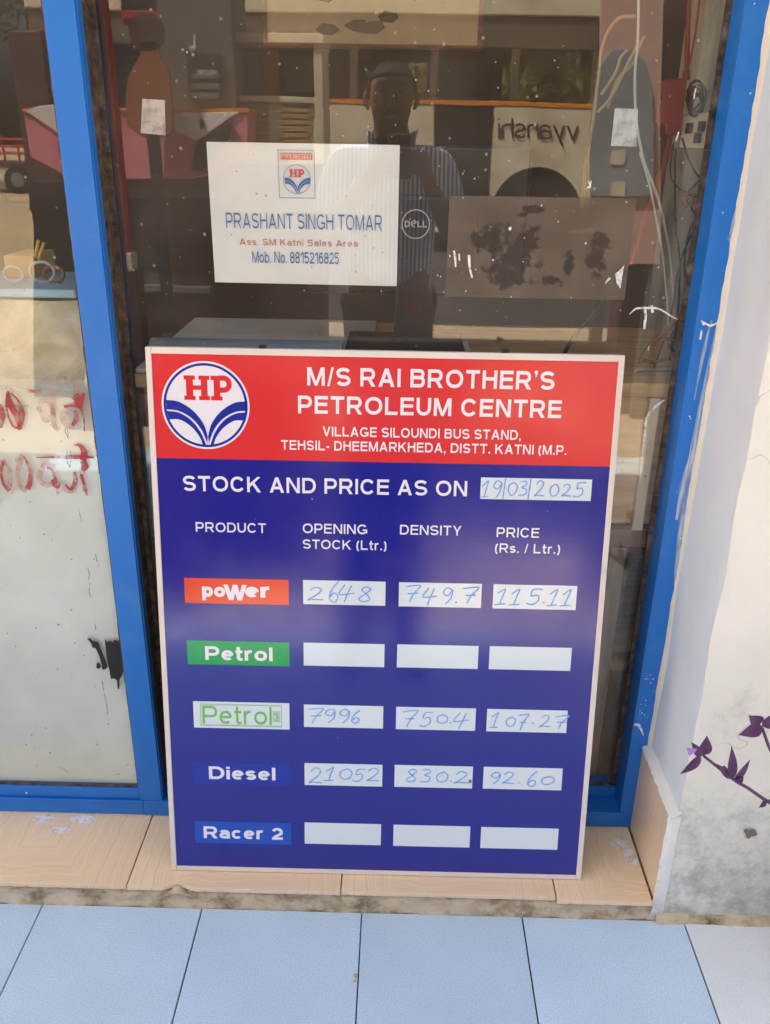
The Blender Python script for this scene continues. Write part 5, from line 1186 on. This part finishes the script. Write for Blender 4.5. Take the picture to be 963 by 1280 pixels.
for i, (x, y, h_, r_, m_, lb_) in enumerate([(-13.5, -26, 7.5, 3.2, 'leaf', 'dark leafy tree behind the goods truck, furthest left'), (-8.5, -25, 8.5, 3.4, 'leaf', 'tall dark tree between the goods truck and the bus'), (-3.5, -19, 7.5, 3.2, 'leaf', 'dark tree above the tail of the bus'),
      (.8, -17, 7, 2.8, 'leaf_y', 'yellow green tree above the middle of the bus'), (4.2, -18, 7.5, 3, 'leaf_y', 'yellow green tree above the front of the bus'), (8.5, -22, 8, 3.4, 'leaf', 'dark tree right of the bus'), (13.5, -25, 7, 3, 'leaf', 'dark tree furthest right beyond the bus')]):
    tree(x, y, h_, r_, 3000, m_, lb_, 20+i)

for i, (x, r_, lb_) in enumerate([(-3.2, 1.5, 'yellow green bush behind the tail windows of the bus'), (-.6, 1.4, 'yellow green bush behind the middle windows of the bus'), (1.0, 1.5, 'yellow green bush seen through the window above the bus door'), (3.0, 1.3, 'yellow green bush behind the front windows of the bus')]):
    tree(x, -15.2, 3.6, r_, 1800, 'leaf_y', lb_, 60+i, ('roadside_bush', 'bush', 'bushes behind the bus'))
# ================================================================== THE PERSON TAKING THE PICTURE
def skin(name, nodes, edges, m_, parent, root=0, sub=2, levels_smooth=True):
    """nodes: (x,y,z,rx,ry)"""
    off = OFF.get(parent.name, Vector()) if parent else Vector()
    me = D.meshes.new(name); me.from_pydata([Vector(n_[:3])-off for n_ in nodes], edges, []); me.update()
    o = D.objects.new(name, me); C.objects.link(o); me.materials.append(M[m_])
    o.modifiers.new('skin', 'SKIN'); me.skin_vertices or None
    lay = me.skin_vertices[0].data if len(me.skin_vertices) else None
    if lay is None:
        bm = bmesh.new(); bm.from_mesh(me); bm.verts.layers.skin.verify(); bm.to_mesh(me); bm.free(); lay = me.skin_vertices[0].data
    for i, n_ in enumerate(nodes): lay[i].radius = (n_[3], n_[4] if len(n_) > 4 else n_[3]); lay[i].use_root = (i == root)
    s_ = o.modifiers.new('sub', 'SUBSURF'); s_.levels = sub; s_.render_levels = sub
    o.modifiers['skin'].use_smooth_shade = True
    if parent: o.parent = parent; OFF[o.name] = off
    return o
MX, MY = -.04, -1.72
pe = thing('person', (MX, MY, 0), 'man in a blue striped shirt photographing the board, mirrored in the glass', 'person')
# body: legs, trunk, neck, arms, hands in one continuous skin
nd = []; ed = []
def add(p, *r_): nd.append((*p, *r_)); return len(nd)-1
def chain(st, pts):
    prev = st
    for p in pts:
        k = add(*p); ed.append((prev, k)); prev = k
    return prev
pel = add((MX, MY, .84), .15, .10)
che = chain(pel, [((MX, MY, .98), .145, .10), ((MX, MY+.005, 1.12), .165, .115), ((MX, MY+.01, 1.24), .150, .10)])
nk = chain(che, [((MX, MY+.02, 1.31), .070, .066), ((MX-.003, MY+.035, 1.37), .062, .060)])
hd = chain(nk, [((MX-.003, MY+.050, 1.385), .060, .066), ((MX-.003, MY+.055, 1.435), .076, .088), ((MX-.003, MY+.050, 1.49), .080, .094), ((MX-.003, MY+.043, 1.545), .064, .076)])
for s_ in (-1, 1):
    hipx = MX+s_*.075
    chain(pel, [((hipx, MY, .78), .088, .088), ((hipx, MY, .62), .078, .078), ((hipx+s_*.01, MY+.01, .45), .056, .058), ((hipx+s_*.01, MY-.01, .30), .055, .058), ((hipx+s_*.01, MY-.01, .10), .036, .038), ((hipx+s_*.012, MY, .045), .04, .04), ((hipx+s_*.03, MY+.10, .03), .038, .026), ((hipx+s_*.035, MY+.16, .025), .028, .02)])
CPH = CAM-fwd*.016                                   # the phone's lens sits here
ph_r, ph_u = RX, UX
hands = {}
for s_ in (-1, 1):
    sh = Vector((MX+s_*.175, MY+.01, 1.265)); el = Vector((MX+s_*.215, MY+.14, 1.03)) if s_ > 0 else Vector((MX-.235, MY+.14, 1.04))
    wr = CPH+RX*(-.008+s_*.068)-UX*.125-fwd*.055
    k = chain(che, [((MX+s_*.10, MY+.012, 1.268), .062, .062), (tuple(sh), .056, .056), (tuple(sh.lerp(el, .5)), .046, .046), (tuple(el), .038, .038), (tuple(el.lerp(wr, .35)), .036, .036), (tuple(el.lerp(wr, .75)), .029, .027), (tuple(wr), .025, .019)])
    palm = wr+UX*.035+fwd*.012; kn = wr+UX*.07+fwd*.022-RX*s_*.006
    k2 = chain(k, [(tuple(palm), .030, .016), (tuple(kn), .026, .014)])
    # four fingers closing round the back of the phone, thumb on the screen side
    edge = CPH+RX*(-.008+s_*.040)
    for f_i in range(4):
        hgt = -.045-.021*f_i; Lf = (.9, 1.0, .95, .78)[f_i]
        b0 = edge+UX*(hgt-.004)+RX*s_*.020-fwd*.018
        f1 = edge+UX*hgt+RX*s_*.016+fwd*.004*Lf; f2 = edge+UX*(hgt+.002)-RX*s_*(.004*Lf)+fwd*.010; f3 = edge+UX*(hgt+.003)-RX*s_*.022*Lf+fwd*.009
        k_ = chain(k2, [(tuple(b0), .010), (tuple(f1), .0085), (tuple(f2), .0078), (tuple(f3), .0065)])
    t0_ = palm+RX*(-s_*.026)-fwd*.006; t1_ = CPH+RX*(-.008+s_*.036)-UX*.070-fwd*.024; t2_ = CPH+RX*(-.008+s_*.018)-UX*.056-fwd*.020
    chain(k, [(tuple(t0_), .014), (tuple(t1_), .0105), (tuple(t2_), .0085)])
skin('body', nd, ed, 'skin', pe, 0, 2)
# head details
hc = Vector((MX-.003, MY+.050, 1.447))
fc_ = MB()
nose = MB(); nose.add([hc+Vector(v_) for v_ in [(-.008, .086, .030), (.008, .086, .030), (.017, .090, -.022), (-.017, .090, -.022), (0, .122, -.016), (0, .098, .030)]], [(0, 3, 4, 5), (5, 4, 2, 1), (3, 2, 4), (0, 5, 1), (0, 1, 2, 3)])
nose.build('nose', 'skin', pe, bevel=.004)
for s_ in (-1, 1):
    ec = hc+Vector((s_*.030, .083, .028)); e = MB().lathe([(.001, -.010), (.009, -.008), (.0125, -.002), (.008, .003), (.001, .005)], ec, 14, 'Y').build('eye', 'eyeball', pe, smooth=True)
    MB().lathe([(.001, .002), (.0065, .0035), (.001, .0062)], ec, 12, 'Y').build('iris', 'hair', e)
    MB().tube(cr([hc+Vector((s_*.014, .093, .046)), hc+Vector((s_*.032, .092, .052)), hc+Vector((s_*.050, .080, .044))], 4), .0045, 6).build('eyebrow', 'hair', pe)
    MB().tube(cr([hc+Vector((s_*.076, -.005, .03)), hc+Vector((s_*.086, -.012, .02)), hc+Vector((s_*.084, -.008, -.005)), hc+Vector((s_*.076, 0, -.02))], 4), [.006, .008, .009, .010, .010, .009, .009, .009, .008, .008, .007, .006, .005][:13], 8).build('ear', 'skin', pe, smooth=True)
MB().tube(cr([hc+Vector((-.024, .086, -.048)), hc+Vector((0, .096, -.045)), hc+Vector((.024, .086, -.048))], 5), [.003, .004, .005, .006, .0065, .007, .0065, .006, .005, .004, .003], 8).build('mouth', 'salmon', pe, smooth=True)
MB().tube(cr([hc+Vector((-.026, .090, -.036)), hc+Vector((0, .101, -.030)), hc+Vector((.026, .090, -.036))], 5), .0035, 8).build('moustache', 'hair', pe, smooth=True)
hm = MB(); nn1, nn2 = 20, 12
for i in range(nn2+1):
    for j in range(nn1):
        th = i/nn2*1.75; ph = 2*math.pi*j/nn1; d_ = Vector((math.sin(th)*math.cos(ph), math.sin(th)*math.sin(ph), math.cos(th)))
        cut = 1.0
        if d_.y > .25 and d_.z < .52: d_ = Vector((d_.x, d_.y*.6, max(d_.z, .5))).normalized(); cut = .93
        hm.v.append(hc+Vector((d_.x*.083, -.006+d_.y*.102, .022+d_.z*.098))*cut*(1)+Vector((0, 0, 0)) if False else hc+Vector((d_.x*.086*cut, -.008+d_.y*.100*cut, .026+d_.z*.094*cut))+d_*(.005*noise.noise(d_*9)+.004*noise.noise(d_*23)))
for i in range(nn2):
    for j in range(nn1): hm.f.append((i*nn1+j, i*nn1+(j+1) % nn1, (i+1)*nn1+(j+1) % nn1, (i+1)*nn1+j))
hm.build('hair', 'hair', pe, smooth=True)
# shirt and trousers
sn = []; se = []
def sa(p, *r_): sn.append((*p, *r_)); return len(sn)-1
def sch(st, pts):
    prev = st
    for p in pts: k = sa(*p); se.append((prev, k)); prev = k
    return prev
s0 = sa((MX, MY, .80), .172, .122); s3 = sch(s0, [((MX, MY, .98), .168, .120), ((MX, MY+.005, 1.12), .182, .128), ((MX, MY+.01, 1.235), .162, .108)]); sch(s3, [((MX, MY+.018, 1.300), .084, .078), ((MX, MY+.024, 1.345), .074, .072)])
for s_ in (-1, 1):
    sh = Vector((MX+s_*.175, MY+.01, 1.265)); el = Vector((MX+s_*.215, MY+.14, 1.03)) if s_ > 0 else Vector((MX-.235, MY+.14, 1.04))
    sch(s3, [((MX+s_*.10, MY+.012, 1.268), .076, .072), (tuple(sh), .068, .068), (tuple(sh.lerp(el, .45)), .064, .064), (tuple(sh.lerp(el, .82)), .062, .060)])
skin('shirt', sn, se, 'shirt', pe, 0, 2)
cl_ = MB()
for s_ in (-1, 1): cl_.prism([(MX+s_*.010, MY+.108, 1.285), (MX+s_*.078, MY+.075, 1.315), (MX+s_*.092, MY+.040, 1.365), (MX+s_*.060, MY+.095, 1.350)], (0, .008, .0))
cl_.build('collar', 'shirt', pe, bevel=.003)
tn = [(MX, MY, .86, .165, .115)]; te = []
for s_ in (-1, 1):
    hipx = MX+s_*.075; prev = 0
    for p in [((hipx, MY, .76), .108, .108), ((hipx, MY, .60), .102, .100), ((hipx+s_*.01, MY+.01, .44), .092, .088), ((hipx+s_*.01, MY-.01, .26), .084, .084), ((hipx+s_*.01, MY-.01, .085), .068, .070)]:
        tn.append((*p[0], *p[1:])); te.append((prev, len(tn)-1)); prev = len(tn)-1
skin('trousers', tn, te, 'trouser', pe, 0, 2)
for s_ in (-1, 1):
    x = MX+s_*.105; MB().lathe([(.02, 0), (.048, .004), (.05, .03), (.04, .06), (.02, .07)], (0, 0, 0), 16)
    sh_ = MB(); 
    for i in range(9):
        for j in range(10):
            t = i/8; a_ = 2*math.pi*j/10; yy = MY-.06+.26*t; ww = .046*math.sin(math.pi*(.18+.72*t))**.6; hh = .085*(1-t)**.7+.04
            sh_.v.append(Vector((x+s_*.02*t+ww*math.cos(a_), yy, max(.002, hh*.5+hh*.5*math.sin(a_)))))
    for i in range(8):
        for j in range(10): sh_.f.append((i*10+j, i*10+(j+1) % 10, (i+1)*10+(j+1) % 10, (i+1)*10+j))
    sh_.f.append(tuple(range(10))); sh_.f.append(tuple(80+j for j in range(10)))
    sh_.build('shoe', 'shoe', pe, smooth=True)
# the phone (held, so its own thing)
pcn = CAM-fwd*.012-RX*.010-UX*.058
ph = thing('phone', pcn, 'pale gold smartphone held upright in both hands, mirrored in the glass', 'phone')
ph.matrix_world = Matrix.Translation(pcn) @ m3.to_4x4()
MB().box(-.037, .037, -.076, .074, -.004, .004).build('body', 'gold_phone', ph, bevel=.0035, local=True)
MB().box(-.034, .034, -.070, .070, -.0052, -.0042).build('screen', 'black_plastic', ph, bevel=.0004, local=True)
MB().lathe([(.001, 0), (.006, 0), (.006, .0015), (.001, .0016)], (.010, .040, .0041), 18).build('lens', 'black_plastic', ph, local=True)
MB().add([(-.080, .050, .006), (-.052, .074, .008), (-.002, .020, .006), (-.024, -.004, .006)], [(0, 1, 2, 3), (3, 2, 1, 0)][:1]).build('flap', 'black_plastic', ph, local=True)

# ================================================================== PLANT at the right edge
def leaf(mb, base, tip, width, normal, curl=.25, n_=10):
    base, tip = Vector(base), Vector(tip); ax = tip-base; L_ = ax.length; ax.normalize(); nn = Vector(normal); nn = (nn-ax*nn.dot(ax)).normalized(); sd = ax.cross(nn); b = len(mb.v)
    for i in range(n_+1):
        t = i/n_; wd = width*math.sin(math.pi*min(1, t*1.02)**.75)**.9*(1-.15*t) if 0 < t < 1 else .0006; c_ = base+ax*L_*t+nn*(-curl*L_*t*t*.5)
        for q_, dd in ((-1, .32), (0, 0), (1, .32)): mb.v.append(c_+sd*q_*wd*.5+nn*dd*wd*.5)
    for i in range(n_):
        for q_ in range(2): a_ = b+i*3+q_; mb.f.append((a_, a_+1, a_+4, a_+3))
pz = at(975, 1120, -.34)
PX = .82; potc = Vector((PX, -.30, 0))
pp = thing('potted_plant', (PX, -.30, 0), 'purple leaved trailing plant in a white pot at the lower right', 'plant')
MB().lathe([(.08, 0), (.11, .004), (.125, .09), (.135, .115), (.125, .12), (.115, .105), (.001, .1)], potc, 32).build('pot', 'clay_pot', pp, smooth=True)
MB().lathe([(.001, .1), (.112, .101), (.112, .104), (.001, .108)], potc, 24).build('soil', 'compost', pp)
YP = -.27
def stem(pxs, label=None, r_=.0032):
    pts = [at(x, y, yy) for x, y, yy in pxs]; mb = MB().tube(cr(pts, 6), [r_*(1-.3*i/(6*(len(pts)-1))) for i in range(6*(len(pts)-1)+1)], 8); return mb.build('stem', 'purple_stem', pp, smooth=True), pts
soil_px = (1110, 1150, -.30)
s1, _ = stem([(1112, 1120, -.30), (1050, 1060, -.28), (1000, 1025, -.27), (960, 1002, -.27), (935, 985, -.27), (918, 975, -.27), (880, 945, -.27)])
s2, _ = stem([(1118, 1115, -.31), (1060, 1030, -.29), (1000, 975, -.28), (968, 945, -.28), (953, 910, -.28)])
s3_, _ = stem([(918, 975, -.27), (912, 966, -.265), (905, 958, -.262)], r_=.0026)
def lf(x0, y0, x1, y1, Y0, Y1, wd, nrm=(0, -1, .25), curl=.2):
    wd *= 1.3; mb = MB(); leaf(mb, at(x0, y0, Y0), at(x1, y1, Y1), wd, nrm, curl); o = mb.build('leaf', 'purple_leaf', pp, smooth=True); return o
l1 = lf(879, 944, 885, 922, -.27, -.276, .017); 
lf(878, 945, 866, 930, -.271, -.28, .012, (0, -1, .1)); lf(876, 944, 854, 971, -.27, -.285, .015, (.4, -1, .2), .35)
lf(915, 974, 917, 936, -.27, -.275, .0125); lf(919, 976, 939, 952, -.27, -.275, .009); lf(916, 973, 898, 957, -.27, -.277, .010); lf(921, 978, 930, 972, -.27, -.275, .009)
lf(953, 908, 927, 920, -.28, -.292, .017, (.2, -1, .5), .4); lf(953, 908, 985, 890, -.28, -.285, .018, (0, -1, .2)); lf(951, 905, 938, 896, -.28, -.29, .018)
lf(962, 1004, 972, 995, -.27, -.275, .010); lf(958, 1001, 950, 1010, -.27, -.28, .008)
fm = MB()
for k in range(3):
    c_ = at(864, 938, -.288); a_ = k*2.1+.4; leaf(fm, c_, c_+Vector((math.cos(a_)*.009, -.002, math.sin(a_)*.009)), .009, (0, -1, 0), .1, 5)
fm.build('flower', 'lilac', pp, smooth=True)
for k in range(16):
    a_ = k*.9; mb = MB(); b0 = potc+Vector((.05*math.cos(a_*1.7), .05*math.sin(a_*1.3), .105)); st = [b0, b0+Vector((.05*math.cos(a_)+.02, .03*math.sin(a_), .07)), b0+Vector((.10*math.cos(a_)+.06, .07*math.sin(a_), .10+.02*(k % 4)))]
    mb.tube(cr(st, 4), .003, 6); mb.build('stem', 'purple_stem', pp, smooth=True); m2 = MB(); leaf(m2, st[2], st[2]+Vector((.05*math.cos(a_)+.02, .05*math.sin(a_), -.005)), .024, (0, 0, 1), .3); m2.build('leaf', 'purple_leaf', pp, smooth=True)
